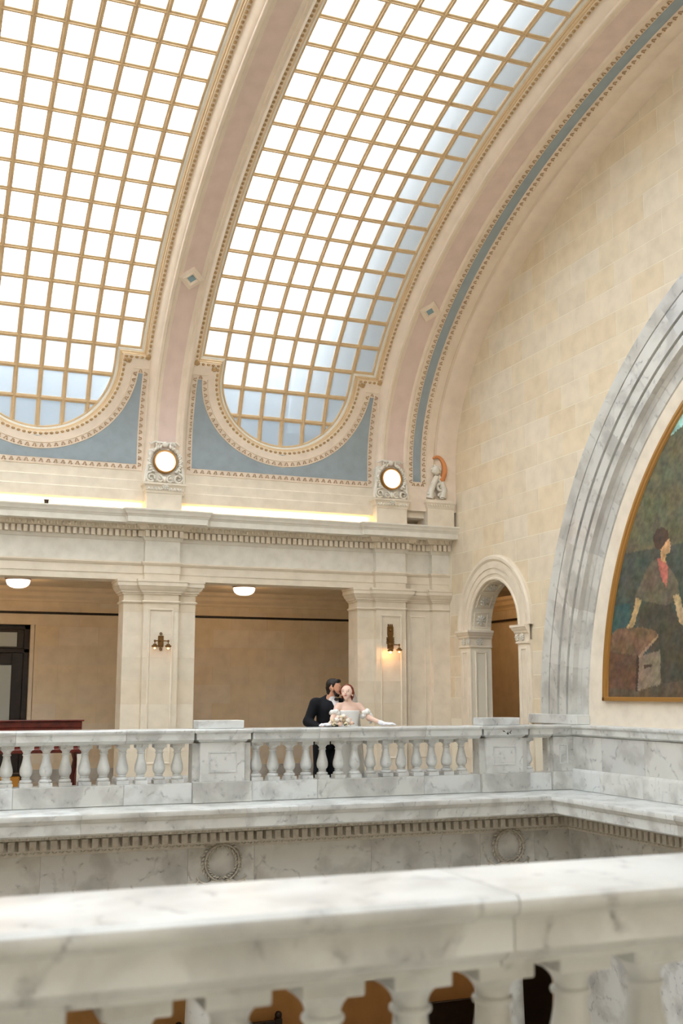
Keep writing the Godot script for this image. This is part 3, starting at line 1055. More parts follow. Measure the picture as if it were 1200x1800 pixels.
func colonnade() -> void:
	var piers := []
	for k in 4: piers.append(PX2 - BAY * k)
	var neck := PackedVector2Array([Vector2(0, 3.2), Vector2(0.02, 3.205), Vector2(0.035, 3.225), Vector2(0.02, 3.245), Vector2(0, 3.25)])
	var cap := PackedVector2Array([Vector2(0, 3.36), Vector2(0.025, 3.365), Vector2(0.03, 3.39), Vector2(0.055, 3.40), Vector2(0.06, 3.425), Vector2(0.09, 3.45), Vector2(0.115, 3.5), Vector2(0.12, 3.51), Vector2(0.135, 3.515), Vector2(0.135, 3.58), Vector2(0.15, 3.59), Vector2(0.15, 3.632), Vector2(0, 3.632)])
	for k in 4:
		var x: float = piers[k]
		var say: String = ["cream stone pier with a tall dark brass sconce, next to the end wall", "cream stone pier with a small two-armed brass sconce", "cream stone pier beyond the wooden desk", "cream stone pier by the left wall"][k]
		var t := thing("pier", say, "pier", Vector3(x, 0, ZW), "piers of the far gallery")
		var right := 0.68 if k > 0 else 0.4
		var plan := [Vector2(-0.68, -0.48), Vector2(-0.68, 0), Vector2(-0.33, 0), Vector2(-0.33, 0.13), Vector2(0.33, 0.13), Vector2(0.33, 0), Vector2(right, 0), Vector2(right, -0.48)]
		var ys := [0.05, 0.5, 0.93, 1.35, 1.78, 2.2, 2.62, 3.04, 3.63]
		for i in ys.size() - 1:
			var s := S()
			mould(s, plan, 0, PackedVector2Array([Vector2(-0.003, ys[i]), Vector2(0, ys[i] + 0.003), Vector2(0, ys[i + 1] - 0.003), Vector2(-0.003, ys[i + 1])]), false)
			obj("stone_course", s, [M.cream, M.stone[5], M.stone[2], M.cream][(i * 3 + k) % 4], t)
		var s := S()
		mould(s, plan, 0, PackedVector2Array([Vector2(0.03, -0.3), Vector2(0.03, 0.0), Vector2(0.012, 0.03), Vector2(0, 0.05)]), false)
		obj("marble_base", s, M.marble_grey[1], t)
		s = S()
		mould(s, plan, 0, neck, false)
		obj("necking", s, M.cream, t)
		s = S()
		mould(s, plan, 0, cap, false)
		obj("capital", s, M.cream, t)
		s = S()
		frame(s, Vector3(0, 0, 0.13), Vector3.RIGHT, Vector3.UP, Vector3.BACK, Vector2(-0.205, 0.3), Vector2(0.205, 3.07), PackedVector2Array([Vector2(0.03, 0.0), Vector2(0.025, 0.018), Vector2(0.008, 0.02), Vector2(0.0, 0.008), Vector2(-0.012, 0.002)]))
		obj("panel_moulding", s, M.cream, t)
	# half pilaster in the corner and the recessed strip between
	var t := thing("corner_pilaster", "narrow cream pilaster with plain shaft in the corner by end wall", "pilaster", Vector3(10.3, 0, ZW))
	var s := S()
	var plan := [Vector2(-0.73, 0), Vector2(-0.19, 0), Vector2(-0.19, 0.13), Vector2(0.197, 0.13)]
	mould(s, plan, 0, PackedVector2Array([Vector2(0, 0.05), Vector2(0, 3.63)]), false)
	obj("shaft", s, M.cream, t)
	s = S()
	mould(s, plan, 0, PackedVector2Array([Vector2(0.03, -0.3), Vector2(0.03, 0.0), Vector2(0.012, 0.03), Vector2(0, 0.05)]), false)
	obj("marble_base", s, M.marble_grey[1], t)
	s = S()
	mould(s, plan, 0, neck, false)
	mould(s, [Vector2(-0.73, 0), Vector2(-0.19, 0), Vector2(-0.19, 0.13), Vector2(0.197, 0.13)], 0, cap, false)
	obj("capital", s, M.cream, t)
	s = S()
	frame(s, Vector3(-0.46, 0, 0), Vector3.RIGHT, Vector3.UP, Vector3.BACK, Vector2(-0.16, 0.3), Vector2(0.14, 3.07), PackedVector2Array([Vector2(0.03, 0.0), Vector2(0.025, 0.014), Vector2(0.008, 0.016), Vector2(0.0, 0.004)]))
	obj("panel_moulding", s, M.cream, t)
	# entablature
	t = thing("entablature", "long cream entablature with dentils carried by the gallery piers", "entablature")
	var path := [Vector2(-9.8, ZW)]
	for k in [3, 2, 1, 0]:
		var x: float = piers[k]
		path.append_array([Vector2(x - 0.33, ZW), Vector2(x - 0.33, ZP), Vector2(x + 0.33, ZP), Vector2(x + 0.33, ZW)])
	var short := path.slice(0, path.size() - 1)
	short.append(Vector2(XE, ZP))
	path.append_array([Vector2(10.11, ZW), Vector2(10.11, ZP), Vector2(XE, ZP)])
	s = S()
	mould(s, path, 0, PackedVector2Array([Vector2(-0.48, 3.632), Vector2(0, 3.632), Vector2(0, 3.75), Vector2(0.015, 3.753), Vector2(0.015, 3.9), Vector2(0.035, 3.91), Vector2(0.05, 3.935), Vector2(0.06, 3.94), Vector2(0.06, 3.97), Vector2(0.0, 3.975)]), false)
	obj("architrave", s, M.cream, t)
	s = S()
	mould(s, path, 0, PackedVector2Array([Vector2(0, 3.97), Vector2(0, 4.36), Vector2(0.02, 4.37), Vector2(0.035, 4.395), Vector2(0.05, 4.42), Vector2(0.06, 4.43)]), false)
	obj("frieze", s, M.white_paint, t)
	s = S()
	mould(s, path, 0, PackedVector2Array([Vector2(0.06, 4.43), Vector2(0.045, 4.432), Vector2(0.045, 4.555), Vector2(0.13, 4.56), Vector2(0.13, 4.572)]), false)
	obj("dentil_bed", s, M.cream, t)
	s = S()
	var egg := S()
	band(s, egg, path, 4.432, 4.55, 0.045, 0.095, 0.108, 0.068)
	obj("dentils", s, M.cream, t, "", "stuff")
	s = S()
	mould(s, path, 0, PackedVector2Array([Vector2(0.13, 4.572), Vector2(0.14, 4.58), Vector2(0.16, 4.6), Vector2(0.19, 4.63), Vector2(0.2, 4.66)]), false)
	obj("ovolo", s, M.cream, t)
	obj("egg_carving", egg, M.cream, t, "", "stuff")
	s = S()
	mould(s, short, 0, PackedVector2Array([Vector2(0.1, 4.65), Vector2(0.42, 4.65), Vector2(0.42, 4.755), Vector2(0.43, 4.76), Vector2(0.44, 4.785), Vector2(0.46, 4.80), Vector2(0.475, 4.84), Vector2(0.5, 4.87), Vector2(0.5, 4.895), Vector2(-0.3, 4.895)]), false)
	obj("cornice", s, M.white_paint, t)
	# light hidden behind the cornice
	for k in 6:
		var near := k > 2                     # near cornice, behind the camera: unseen strips added as warm fill
		var xa: float = piers[k % 3 + 1] + 0.4
		var xb: float = piers[k % 3] - 0.42
		var z := -20.6 if not near else 1.3
		var lt := thing("cove_light", "warm strip light hidden in the cove %s" % ["between the two sconce piers", "over the wooden desk bay", "of the bay by the left wall", "of the near cornice beside end wall, added fill", "of the near cornice facing the desk, added fill", "of the near cornice by left wall, added fill"][k], "light", Vector3((xa + xb) / 2, 4.9 if not near else 4.96, z), "cove lights")
		s = S()
		box(s, Vector3(-(xb - xa) / 2, 0.0, -0.03), Vector3((xb - xa) / 2, 0.025, 0.03))
		obj("light_strip", s, M.strip, lt)
		var l := AreaLight3D.new()
		l.name = "cove_area"
		l.area_size = Vector2(xb - xa, 0.06)
		l.light_color = Color(1.0, 0.87, 0.67)
		l.light_energy = 2.2
		l.area_range = 30.0
		l.shadow_enabled = true
		l.transform = Transform3D(Basis(Vector3.RIGHT, PI / 2), lt.position + Vector3(0, 0.035, 0))
		add_child(l, true)

# blocks and eggs set along a path in plan
func band(s: SurfaceTool, egg: SurfaceTool, path: Array, y0: float, y1: float, out0: float, depth: float, gap: float, width: float) -> void:
	for i in path.size() - 1:
		var a: Vector2 = path[i]
		var b: Vector2 = path[i + 1]
		var t := (b - a).normalized()
		var n := Vector2(-t.y, t.x)
		var turn1: float = 0.0 if i == 0 else t.cross((a - path[i - 1]).normalized())
		var turn2: float = 0.0 if i + 2 >= path.size() else t.cross((path[i + 2] - b).normalized())
		# outer corners lengthen the run, inner ones shorten it
		a -= t * turn1 * out0
		b += t * turn2 * -out0
		var l := (b - a).dot(t)
		if l < width: continue
		var k := maxi(1, roundi(l / gap))
		for j in k:
			var c := a + t * (l * (j + 0.5) / k) + n * out0
			var tf := Transform3D(Basis(Vector3(t.x, 0, t.y), Vector3.UP, Vector3(n.x, 0, n.y)), Vector3(c.x, 0, c.y))
			box(s, Vector3(-width / 2, y0, -0.01), Vector3(width / 2, y1, depth), tf)
			if egg: ball(egg, tf * Vector3(0, y1 + 0.06, depth + 0.045), Vector3(0.034, 0.046, 0.03), tf.basis, 6, 4)

# ---------------------------------------------------------------- corridor behind the piers
func corridor() -> void:
	var o := setting("wall_back", "tan ashlar wall at the back of the gallery")
	var s := S()
	box(s, Vector3(-9.8, -0.3, -25), Vector3(1.0, 3.9, -24.708))
	box(s, Vector3(1.0, 3.0, -25), Vector3(2.71, 3.9, -24.708))
	box(s, Vector3(1.0, -0.3, -25.1), Vector3(2.71, 3.0, -24.95))
	box(s, Vector3(2.71, -0.3, -25), Vector3(14, 3.9, -24.708))
	obj("joint_backing", s, M.stone[0], o)
	var door := rect(Vector2(0.9, -1), Vector2(2.71, 3.01))
	var left := S()
	for j in 10:
		var y0 := -0.345 + 0.415 * j
		for i in range(-9, 14):
			var x0 := 0.2 + 0.86 * i + (0.43 if j % 2 else 0.0)
			for p in cut(rect(Vector2(x0 + 0.003, y0 + 0.003), Vector2(x0 + 0.857, y0 + 0.412)), [], [door]):
				if area(p) < 0.004: continue
				var into := left if x0 < 0.4 else S()
				prism(into, p, Vector3(0, 0, -24.7), Vector3.RIGHT, Vector3.UP, Vector3.FORWARD * 0.012)
				if into != left: obj("ashlar_block", into, M.corridor[rng.randi() % 5], o)
	obj("ashlar_beyond", left, M.corridor[0], o, "", "stuff")
	s = S()
	box(s, Vector3(2.73, -0.3, -24.72), Vector3(XE, -0.05, -24.66))
	box(s, Vector3(-9.8, -0.3, -24.72), Vector3(0.9, -0.05, -24.66))
	obj("marble_skirting", s, M.marble_grey[0], o)
	var t := setting("trim_3")
	s = S()
	cbox(s, Vector3(-9.8, 3.235, -24.71), Vector3(10.9, 3.285, -24.67), 0.006)
	cbox(s, Vector3(13.44, 3.235, -24.7), Vector3(13.49, 3.285, 4), 0.006)
	obj("picture_rail", s, M.black, t, "black picture rail")
	s = S()
	mould(s, [Vector2(-9.8, -24.7), Vector2(13.5, -24.7), Vector2(13.5, 3)], 0, PackedVector2Array([Vector2(0, 3.5), Vector2(0.02, 3.51), Vector2(0.03, 3.56), Vector2(0.1, 3.62), Vector2(0.12, 3.7), Vector2(0.2, 3.74), Vector2(0.22, 3.82), Vector2(0, 3.83)]), false)
	obj("cove_moulding", s, M.corridor[2], t)
	var c := setting("ceiling_gallery")
	s = S()
	box(s, Vector3(-9.8, 3.81, -25), Vector3(14, 4.0, -20.6))
	box(s, Vector3(10.93, 3.81, -25), Vector3(14, 4.0, 4))
	obj("plaster", s, M.corridor[2], c)
	var w := setting("wall_passage")
	s = S()
	box(s, Vector3(13.5, -0.3, -25), Vector3(13.8, 4, 4))
	box(s, Vector3(10.9, -0.3, 3.5), Vector3(13.8, 4, 4))
	obj("wall_face", s, M.corridor[1], w)
	var f := setting("floor_passage")
	s = S()
	box(s, Vector3(XE, -0.6, -25), Vector3(13.8, -0.3, 4))
	obj("paving", s, M.floor, f)
	# door with two obscured panes in a dark frame, in a shallow reveal
	var d := setting("door_1", "dark wooden door with pebbled glass and a transom light")
	s = S()
	box(s, Vector3(2.62, -0.3, -25), Vector3(2.7, 3.0, -24.72))
	box(s, Vector3(0.9, 3.0, -25), Vector3(2.7, 3.02, -24.72))
	obj("reveal", s, M.corridor[1], d)
	s = S()
	var zd := Vector2(-24.93, -24.84)
	for r in [[2.5, 2.62, -0.3, 3.0], [1.0, 1.1, -0.3, 3.0], [1.0, 2.62, 2.9, 3.0], [1.0, 2.62, 2.4, 2.49]]:
		cbox(s, Vector3(r[0], r[2], zd.x), Vector3(r[1], r[3], zd.y), 0.008)
	obj("door_frame", s, M.dark_wood, d)
	s = S()
	for r in [[2.27, 2.5, -0.3, 2.4], [1.1, 1.3, -0.3, 2.4], [1.3, 2.27, 2.14, 2.4], [1.3, 2.27, -0.3, 0.75]]:
		cbox(s, Vector3(r[0], r[2], zd.x), Vector3(r[1], r[3], zd.y - 0.02), 0.008)
	for r in [[2.36, 2.5, 2.49, 2.9], [1.1, 1.24, 2.49, 2.9]]:
		cbox(s, Vector3(r[0], r[2], zd.x), Vector3(r[1], r[3], zd.y - 0.02), 0.008)
	cbox(s, Vector3(1.24, 2.84, zd.x), Vector3(2.36, 2.9, zd.y - 0.02), 0.006)
	cbox(s, Vector3(1.24, 2.49, zd.x), Vector3(2.36, 2.53, zd.y - 0.02), 0.006)
	obj("door_leaf", s, M.dark_wood, d)
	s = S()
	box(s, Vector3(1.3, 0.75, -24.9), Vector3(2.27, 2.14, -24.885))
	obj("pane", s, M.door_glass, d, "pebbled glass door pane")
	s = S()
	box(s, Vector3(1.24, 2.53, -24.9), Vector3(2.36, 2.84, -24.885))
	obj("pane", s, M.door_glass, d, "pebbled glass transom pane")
	# ceiling lamps
	for k in 4:
		var at := Vector3(6.82 - BAY * k, 3.8, -22.85)
		if k == 3: at = Vector3(12.3, 3.8, -22.2)
		var l := thing("ceiling_lamp", ["white half-globe ceiling lamp in the bay between the sconce piers", "white half-globe ceiling lamp in the bay above the wooden desk", "white half-globe ceiling lamp in the bay by the left wall", "white half-globe ceiling lamp in the passage behind the arched doorway"][k], "lamp", at, "ceiling lamps")
		s = S()
		lathe(s, PackedVector2Array([Vector2(0.0, 0.0), Vector2(0.25, 0.0), Vector2(0.25, -0.02), Vector2(0.23, -0.025)]), Vector3.ZERO, 28)
		obj("rim", s, M.brass, l)
		s = S()
		lathe(s, PackedVector2Array([Vector2(0.235, -0.02), Vector2(0.232, -0.07), Vector2(0.21, -0.12), Vector2(0.16, -0.16), Vector2(0.09, -0.183), Vector2(0.0, -0.19)]), Vector3.ZERO, 28)
		obj("glass_bowl", s, M.dome_glass, l)
		lamp(at + Vector3(0, -0.1, 0), Color(1.0, 0.76, 0.48), 0.42 if k < 3 else 0.45, 0.15, "ceiling_lamp_light")

# ---------------------------------------------------------------- balustrades
func rail_prof(h: float) -> PackedVector2Array:
	var half := [Vector2(0.14, 0.835), Vector2(0.14, 0.85), Vector2(0.16, 0.858), Vector2(0.175, 0.872), Vector2(0.185, 0.886), Vector2(0.215, 0.89), Vector2(0.215, 0.972), Vector2(0.22, 0.98), Vector2(0.235, 0.985), Vector2(0.245, 0.994), Vector2(0.25, 1.01), Vector2(0.247, 1.027), Vector2(0.232, 1.04)]
	var p := PackedVector2Array()
	for v in half: p.append(Vector2(v.x + h - 0.25, v.y))
	for i in half.size():
		var v: Vector2 = half[half.size() - 1 - i]
		p.append(Vector2(-v.x - h + 0.25, v.y))
	p.append(p[0])
	return p

var baluster_mesh: ArrayMesh
func make_baluster() -> void:
	var s := S()
	cbox(s, Vector3(-0.088, 0, -0.088), Vector3(0.088, 0.055, 0.088), 0.004)
	cbox(s, Vector3(-0.088, 0.503, -0.088), Vector3(0.088, 0.556, 0.088), 0.004)
	lathe(s, PackedVector2Array([Vector2(0.076, 0.055), Vector2(0.084, 0.064), Vector2(0.087, 0.075), Vector2(0.083, 0.088), Vector2(0.07, 0.098), Vector2(0.056, 0.106), Vector2(0.05, 0.113), Vector2(0.061, 0.115), Vector2(0.063, 0.122), Vector2(0.06, 0.129), Vector2(0.05, 0.132), Vector2(0.06, 0.142), Vector2(0.075, 0.16), Vector2(0.085, 0.185), Vector2(0.088, 0.215), Vector2(0.085, 0.245), Vector2(0.077, 0.28), Vector2(0.067, 0.315), Vector2(0.058, 0.35), Vector2(0.052, 0.38), Vector2(0.049, 0.405), Vector2(0.048, 0.425), Vector2(0.057, 0.428), Vector2(0.06, 0.436), Vector2(0.057, 0.444), Vector2(0.049, 0.447), Vector2(0.05, 0.46), Vector2(0.056, 0.475), Vector2(0.066, 0.488), Vector2(0.078, 0.498), Vector2(0.08, 0.503)]), Vector3.ZERO, 22)
	baluster_mesh = done(s)

func balustrade(label: String, xa: float, xb: float, z: float, xs: Array, joints: Array) -> void:
	var t := thing("balustrade", label, "balustrade", Vector3(0, 0, z))
	var cuts := [xa] + joints + [xb]
	for i in cuts.size() - 1:
		var s := S()
		mould(s, [Vector2(cuts[i] + 0.002, 0), Vector2(cuts[i + 1] - 0.002, 0)], 0, rail_prof(0.25))
		obj("handrail", s, M.marble[(i * 2 + int(absf(xa))) % 6], t)
		s = S()
		cbox(s, Vector3(cuts[i] + 0.001, 0, -0.14), Vector3(cuts[i + 1] - 0.001, 0.28, 0.14), 0.006)
		obj("plinth", s, M.marble[(i + 2) % 6], t)
	for i in xs.size():
		inst("baluster", baluster_mesh, M.marble[(i * 7 + i / 3) % 6], t, Transform3D(Basis(), Vector3(xs[i], 0.28, 0)))

func pedestal(label: String, x: float, z: float) -> Node3D:
	var t := thing("pedestal", label, "pedestal", Vector3(x, 0, z), "balustrade pedestals")
	var s := S()
	cbox(s, Vector3(-0.438, 0, -0.2), Vector3(0.438, 0.29, 0.2), 0.006)
	obj("plinth", s, M.marble[3], t)
	s = S()
	cbox(s, Vector3(-0.438, 0.28, -0.12), Vector3(0.438, 0.84, 0.1), 0.004)
	obj("backing", s, M.marble_grey[0], t)
	s = S()
	cbox(s, Vector3(-0.335, 0.29, -0.15), Vector3(0.335, 0.85, 0.15), 0.004)
	obj("die", s, M.marble[0], t)
	s = S()
	frame(s, Vector3(0, 0.565, 0.15), Vector3.RIGHT, Vector3.UP, Vector3.BACK, Vector2(-0.205, -0.145), Vector2(0.205, 0.145), PackedVector2Array([Vector2(0.006, 0.0), Vector2(0.004, 0.01), Vector2(-0.01, 0.012), Vector2(-0.022, 0.002)]))
	obj("panel_moulding", s, M.marble[1], t)
	s = S()
	var p := rail_prof(0.25)
	var half := PackedVector2Array()
	for v in p:
		if v.x > 0 and half.size() < 13: half.append(Vector2(v.x - 0.25 + 0.08, v.y))
	half.append(Vector2(-0.1, 1.04))
	mould(s, [Vector2(-0.36, -0.17), Vector2(-0.36, 0.17), Vector2(0.36, 0.17), Vector2(0.36, -0.17), Vector2(-0.36, -0.17)], 0, half, false)
	box(s, Vector3(-0.3, 0.85, -0.15), Vector3(0.3, 1.039, 0.15))
	obj("cap", s, M.marble[4], t)
	s = S()
	cbox(s, Vector3(-0.345, 1.04, -0.26), Vector3(0.345, 1.16, 0.07), 0.008)
	obj("top_block", s, M.marble[2], t)
	return t

func far_gallery() -> void:
	make_baluster()
	var zc := -16.1
	var xs := []
	for i in 14: xs.append(5.022 + 0.263 * i)
	balustrade("marble balustrade the couple lean on, between the two pedestals", 4.47 + 0.44, 9.15 - 0.44, zc, xs, [5.95, 7.72])
	xs = []
	for i in 14: xs.append(0.41 + 0.2634 * i)
	balustrade("marble balustrade in front of the mahogany desk", -0.213 + 0.44, 4.47 - 0.44, zc, xs, [1.55, 3.05])
	balustrade("short marble balustrade with one baluster by the end wall", 9.15 + 0.44, 10.02, zc, [9.64], [])
	xs = []
	for i in 14: xs.append(0.41 - BAY + 0.2634 * i)
	balustrade("marble balustrade of the far gallery beyond the desk bay", -4.49, -0.653, zc, xs, [-2.5])
	pedestal("panelled marble pedestal between the desk bay and the couple's bay", 4.47, zc)
	var vp_ := pedestal("panelled marble pedestal with a black vein mark on its cap", 9.15, zc)
	var vs := S()
	for v in [[-0.09, 0.965, -0.05, 0.955, -0.04, 0.935, -0.075, 0.945], [-0.04, 0.94, -0.005, 0.915, 0.01, 0.95, 0.02, 0.92, 0.03, 0.9, 0.0, 0.897, -0.02, 0.92], [0.04, 0.935, 0.075, 0.965, 0.08, 0.958, 0.055, 0.93, 0.075, 0.905, 0.05, 0.915, 0.035, 0.925]]:
		var pv := PackedVector2Array()
		for k in range(0, v.size(), 2): pv.append(Vector2(v[k] + 0.02, v[k + 1]))
		prism(vs, pv, Vector3(0, 0, 0.216), Vector3.RIGHT, Vector3.UP, Vector3.FORWARD * 0.004)
	obj("black_vein", vs, M.black, vp_, "black vein in the marble", "stuff")
	pedestal("panelled marble pedestal past the mahogany desk", -0.213, zc)
	# narrow pier where the balustrade meets the end wall, and the blind parapet along that wall
	var t := thing("parapet", "blind veined marble parapet under the mural, with a narrow corner pier", "parapet", Vector3(10.44, 0, zc))
	var s := S()
	cbox(s, Vector3(-0.42, 0, -0.17), Vector3(0.06, 0.29, 0.19), 0.006)
	cbox(s, Vector3(-0.375, 0.29, -0.15), Vector3(0.06, 0.85, 0.15), 0.004)
	cbox(s, Vector3(-0.42, 0.28, -0.12), Vector3(0.06, 0.85, 0.04), 0.004)
	obj("corner_pier", s, M.marble[5], t)
	s = S()
	frame(s, Vector3(-0.185, 0.565, 0.15), Vector3.RIGHT, Vector3.UP, Vector3.BACK, Vector2(-0.075, -0.15), Vector2(0.075, 0.15), PackedVector2Array([Vector2(0.005, 0.0), Vector2(0.004, 0.008), Vector2(-0.008, 0.01), Vector2(-0.016, 0.002)]))
	obj("panel_moulding", s, M.marble[1], t)
	var half := PackedVector2Array()
	for v in rail_prof(0.25):
		if v.x > 0 and half.size() < 13: half.append(Vector2(v.x - 0.17, v.y))
	half.append(Vector2(-0.3, 1.04))
	s = S()
	mould(s, [Vector2(-0.375, -0.1), Vector2(-0.375, 0.15), Vector2(0.0, 0.15), Vector2(0.0, 2.0)], 0, half, false)
	obj("handrail", s, M.marble[0], t)
	s = S()
	mould(s, [Vector2(0.0, 2.004), Vector2(0.0, 5.0)], 0, half, false)
	obj("handrail", s, M.marble[4], t)
	s = S()
	mould(s, [Vector2(0.0, 5.004), Vector2(0.0, 13.2)], 0, half, false)
	obj("handrail", s, M.marble[1], t)
	var z0 := 0.15
	for k in 5:
		var z1: float = [0.95, 2.05, 4.2, 8.0, 13.2][k]
		s = S()
		cbox(s, Vector3(0.0, 0.32, z0 + 0.001), Vector3(0.2, 0.85, z1 - 0.001), 0.003)
		obj("panel", s, M.marble_grey[k % 3], t)
		s = S()
		mould(s, [Vector2(0.1, z0 + 0.001), Vector2(0.1, z1 - 0.001)], 0, PackedVector2Array([Vector2(0, 0), Vector2(0.155, 0), Vector2(0.155, 0.285), Vector2(0.148, 0.3), Vector2(0.11, 0.33), Vector2(0, 0.33)]))
		obj("plinth", s, M.marble[(k * 2 + 1) % 6], t)
		z0 = z1
	# ledge slabs
	t = thing("well_cornice", "projecting marble ledge with dentils around the open well", "cornice")
	var slab := PackedVector2Array([Vector2(-0.35, -0.005), Vector2(0.80, -0.005), Vector2(0.815, -0.012), Vector2(0.82, -0.03), Vector2(0.815, -0.075), Vector2(0.79, -0.1), Vector2(0.775, -0.125), Vector2(0.76, -0.13), Vector2(0.76, -0.265), Vector2(0.72, -0.29), Vector2(-0.35, -0.29)])
	slab.reverse()
	var ZL := -15.93
	var xj := [-9.8, -6.2, -3.4, -0.6, 1.15, 2.35, 4.6, 5.35, 7.25, 8.7]
	for i in xj.size() - 1:
		s = S()
		mould(s, [Vector2(xj[i] + 0.001, ZL), Vector2(xj[i + 1] - 0.001, ZL)], 0, slab)
		obj("slab", s, M.marble[(i * 5 + 2) % 6], t)
	s = S()
	mould(s, [Vector2(8.701, ZL), Vector2(10.29, ZL), Vector2(10.29, -12.2)], 0, slab)
	obj("slab", s, M.marble[2], t)
	var zj := [-12.2, -10.1, -7.5, -3.0]
	for i in 3:
		s = S()
		mould(s, [Vector2(10.29, zj[i] + 0.001), Vector2(10.29, zj[i + 1])], 0, slab)
		obj("slab", s, M.marble[(i * 2 + 3) % 6], t)
	var run := [Vector2(-9.8, ZL), Vector2(10.29, ZL), Vector2(10.29, -3.0)]
	s = S()
	mould(s, run, 0, PackedVector2Array([Vector2(-0.3, -0.62), Vector2(0.01, -0.62), Vector2(0.03, -0.6), Vector2(0.07, -0.56), Vector2(0.1, -0.54), Vector2(0.12, -0.535), Vector2(0.12, -0.52), Vector2(0.12, -0.385), Vector2(0.27, -0.38), Vector2(0.3, -0.36), Vector2(0.33, -0.33), Vector2(0.35, -0.285), Vector2(0.1, -0.28)]), false)
	obj("bed_moulding", s, M.carved, t)
	# dentils, each a block
	var db := S()
	cbox(db, Vector3(-0.043, -0.518, 0), Vector3(0.043, -0.388, 0.15), 0.004)
	var dm := done(db)
	var rest := S()
	for j in 146:
		var x := -9.7 + 0.137 * j
		if x > 10.15: continue
		if x > -0.2: inst("dentil", dm, M.carved, t, Transform3D(Basis(), Vector3(x, 0, ZL + 0.115)))
		else: cbox(rest, Vector3(-0.043, -0.518, 0), Vector3(0.043, -0.388, 0.15), 0.004, Transform3D(Basis(), Vector3(x, 0, ZL + 0.115)))
	for j in 90:
		var z := -15.74 + 0.137 * j
		var tf := Transform3D(Basis(Vector3.UP, -PI / 2), Vector3(10.175, 0, z))
		if z < -10: inst("dentil", dm, M.carved, t, tf)
		else: cbox(rest, Vector3(-0.043, -0.518, 0), Vector3(0.043, -0.388, 0.15), 0.004, tf)
	obj("dentils_beyond", rest, M.carved, t, "", "stuff")
	s = S()
	var lf := S()
	for i in 2:
		var a: Vector2 = run[i]
		var b: Vector2 = run[i + 1]
		var d := (b - a).normalized()
		var n := Vector2(-d.y, d.x)
		var bs := Basis(Vector3(d.x, 0, d.y), Vector3.UP, Vector3(n.x, 0, n.y))
		var cnt := int(a.distance_to(b) / 0.095)
		for j in cnt:
			var p := a + d * (0.095 * (j + 0.5)) + n * 0.325
			ball(s, Vector3(p.x, -0.335, p.y), Vector3(0.032, 0.042, 0.03), bs, 6, 4)
			p = a + d * (0.095 * (j + 0.5)) + n * 0.06
			for k in [-1, 1]: ball(lf, Vector3(p.x + d.x * 0.022 * k, -0.572, p.y + d.y * 0.022 * k), Vector3(0.03, 0.01, 0.02), bs * Basis(Vector3.BACK, 0.75 * k), 5, 3)
	obj("egg_carving", s, M.carved, t, "", "stuff")
	obj("leaf_carving", lf, M.carved, t, "", "stuff")
	# frieze of the well, in panels
	var w := setting("wall_well", "veined grey marble frieze below the ledge")
	var px := [-9.8, -5.2, -0.7, 0.28, 1.95, 3.98, 4.96, 6.8, 8.66, 9.64, 10.30]
	for i in px.size() - 1:
		s = S()
		cbox(s, Vector3(px[i] + 0.001, -1.75, ZL - 0.3), Vector3(px[i + 1] - 0.001, -0.6, ZL + 0.005), 0.003)
		obj("panel", s, M.marble[3] if i in [2, 5, 8] else M.marble_grey[i % 3], w)
	var pz := [ZL - 0.3, -14.0, -12.0, -9.0, -6.0, -3.0]
	for i in 5:
		s = S()
		cbox(s, Vector3(10.288, -1.75, pz[i] + 0.001), Vector3(XE + 0.2, -0.6, pz[i + 1] - 0.001), 0.003)
		obj("panel", s, M.marble_grey[(i + 1) % 3], w)
	for k in 3:
		wreath(["carved marble wreath below the pedestal between desk bay and couple", "carved marble wreath below the pedestal nearest the end wall", "carved marble wreath below the mahogany desk bay"][k], Vector3([4.47, 9.15, -0.213][k], -0.83, ZL + 0.012))

func wreath(label: String, at: Vector3) -> void:
	var t := thing("wreath", label, "carving", at, "carved wreaths on the well frieze")
	t.scale = Vector3.ONE * 1.16
	var s := S()
	for k in 30:
		var a := TAU * k / 30
		for j in 3:
			var r: float = [0.185, 0.215, 0.245][j]
			var b := Basis(Vector3.BACK, a + PI / 2 + [0.55, 0.0, -0.55][j] * (1 if a > PI / 2 and a < PI * 1.5 else -1))
			ball(s, Vector3(cos(a) * r, sin(a) * r, 0.026 + (0.02 if j == 1 else 0.0)), Vector3(0.034, 0.013, 0.027), b, 5, 4)
	obj("leaf_ring", s, M.carved, t)
	s = S()
	for sd in [-1, 1]:
		tube(s, [Vector3(sd * 0.02, -0.23, 0.03), Vector3(sd * 0.12, -0.215, 0.045), Vector3(sd * 0.2, -0.25, 0.035), Vector3(sd * 0.29, -0.2, 0.03), Vector3(sd * 0.31, -0.24, 0.02)], 0.024, 0.014, 6)
		tube(s, [Vector3(sd * 0.28, -0.2, 0.03), Vector3(sd * 0.31, -0.17, 0.03), Vector3(sd * 0.29, -0.15, 0.02)], 0.018, 0.01, 6)
	ball(s, Vector3(0, -0.225, 0.04), Vector3(0.04, 0.03, 0.03))
	obj("ribbon", s, M.carved, t)

func near_gallery() -> void:
	var xs := []
	for i in range(-9, 13): xs.append(0.595 + 0.2585 * i)
	balustrade("broad marble balustrade on the near side of the well, facing the couple", -2.0, 4.03, -2.94, xs, [-0.6, 1.58])
	xs = []
	for i in 20: xs.append(5.05 + 0.26 * i)
	balustrade("marble balustrade on the near side of the well, beside the end wall", 4.91, 10.28, -2.94, xs, [7.6])
	pedestal("panelled marble pedestal in the near side balustrade", 4.47, -2.94)

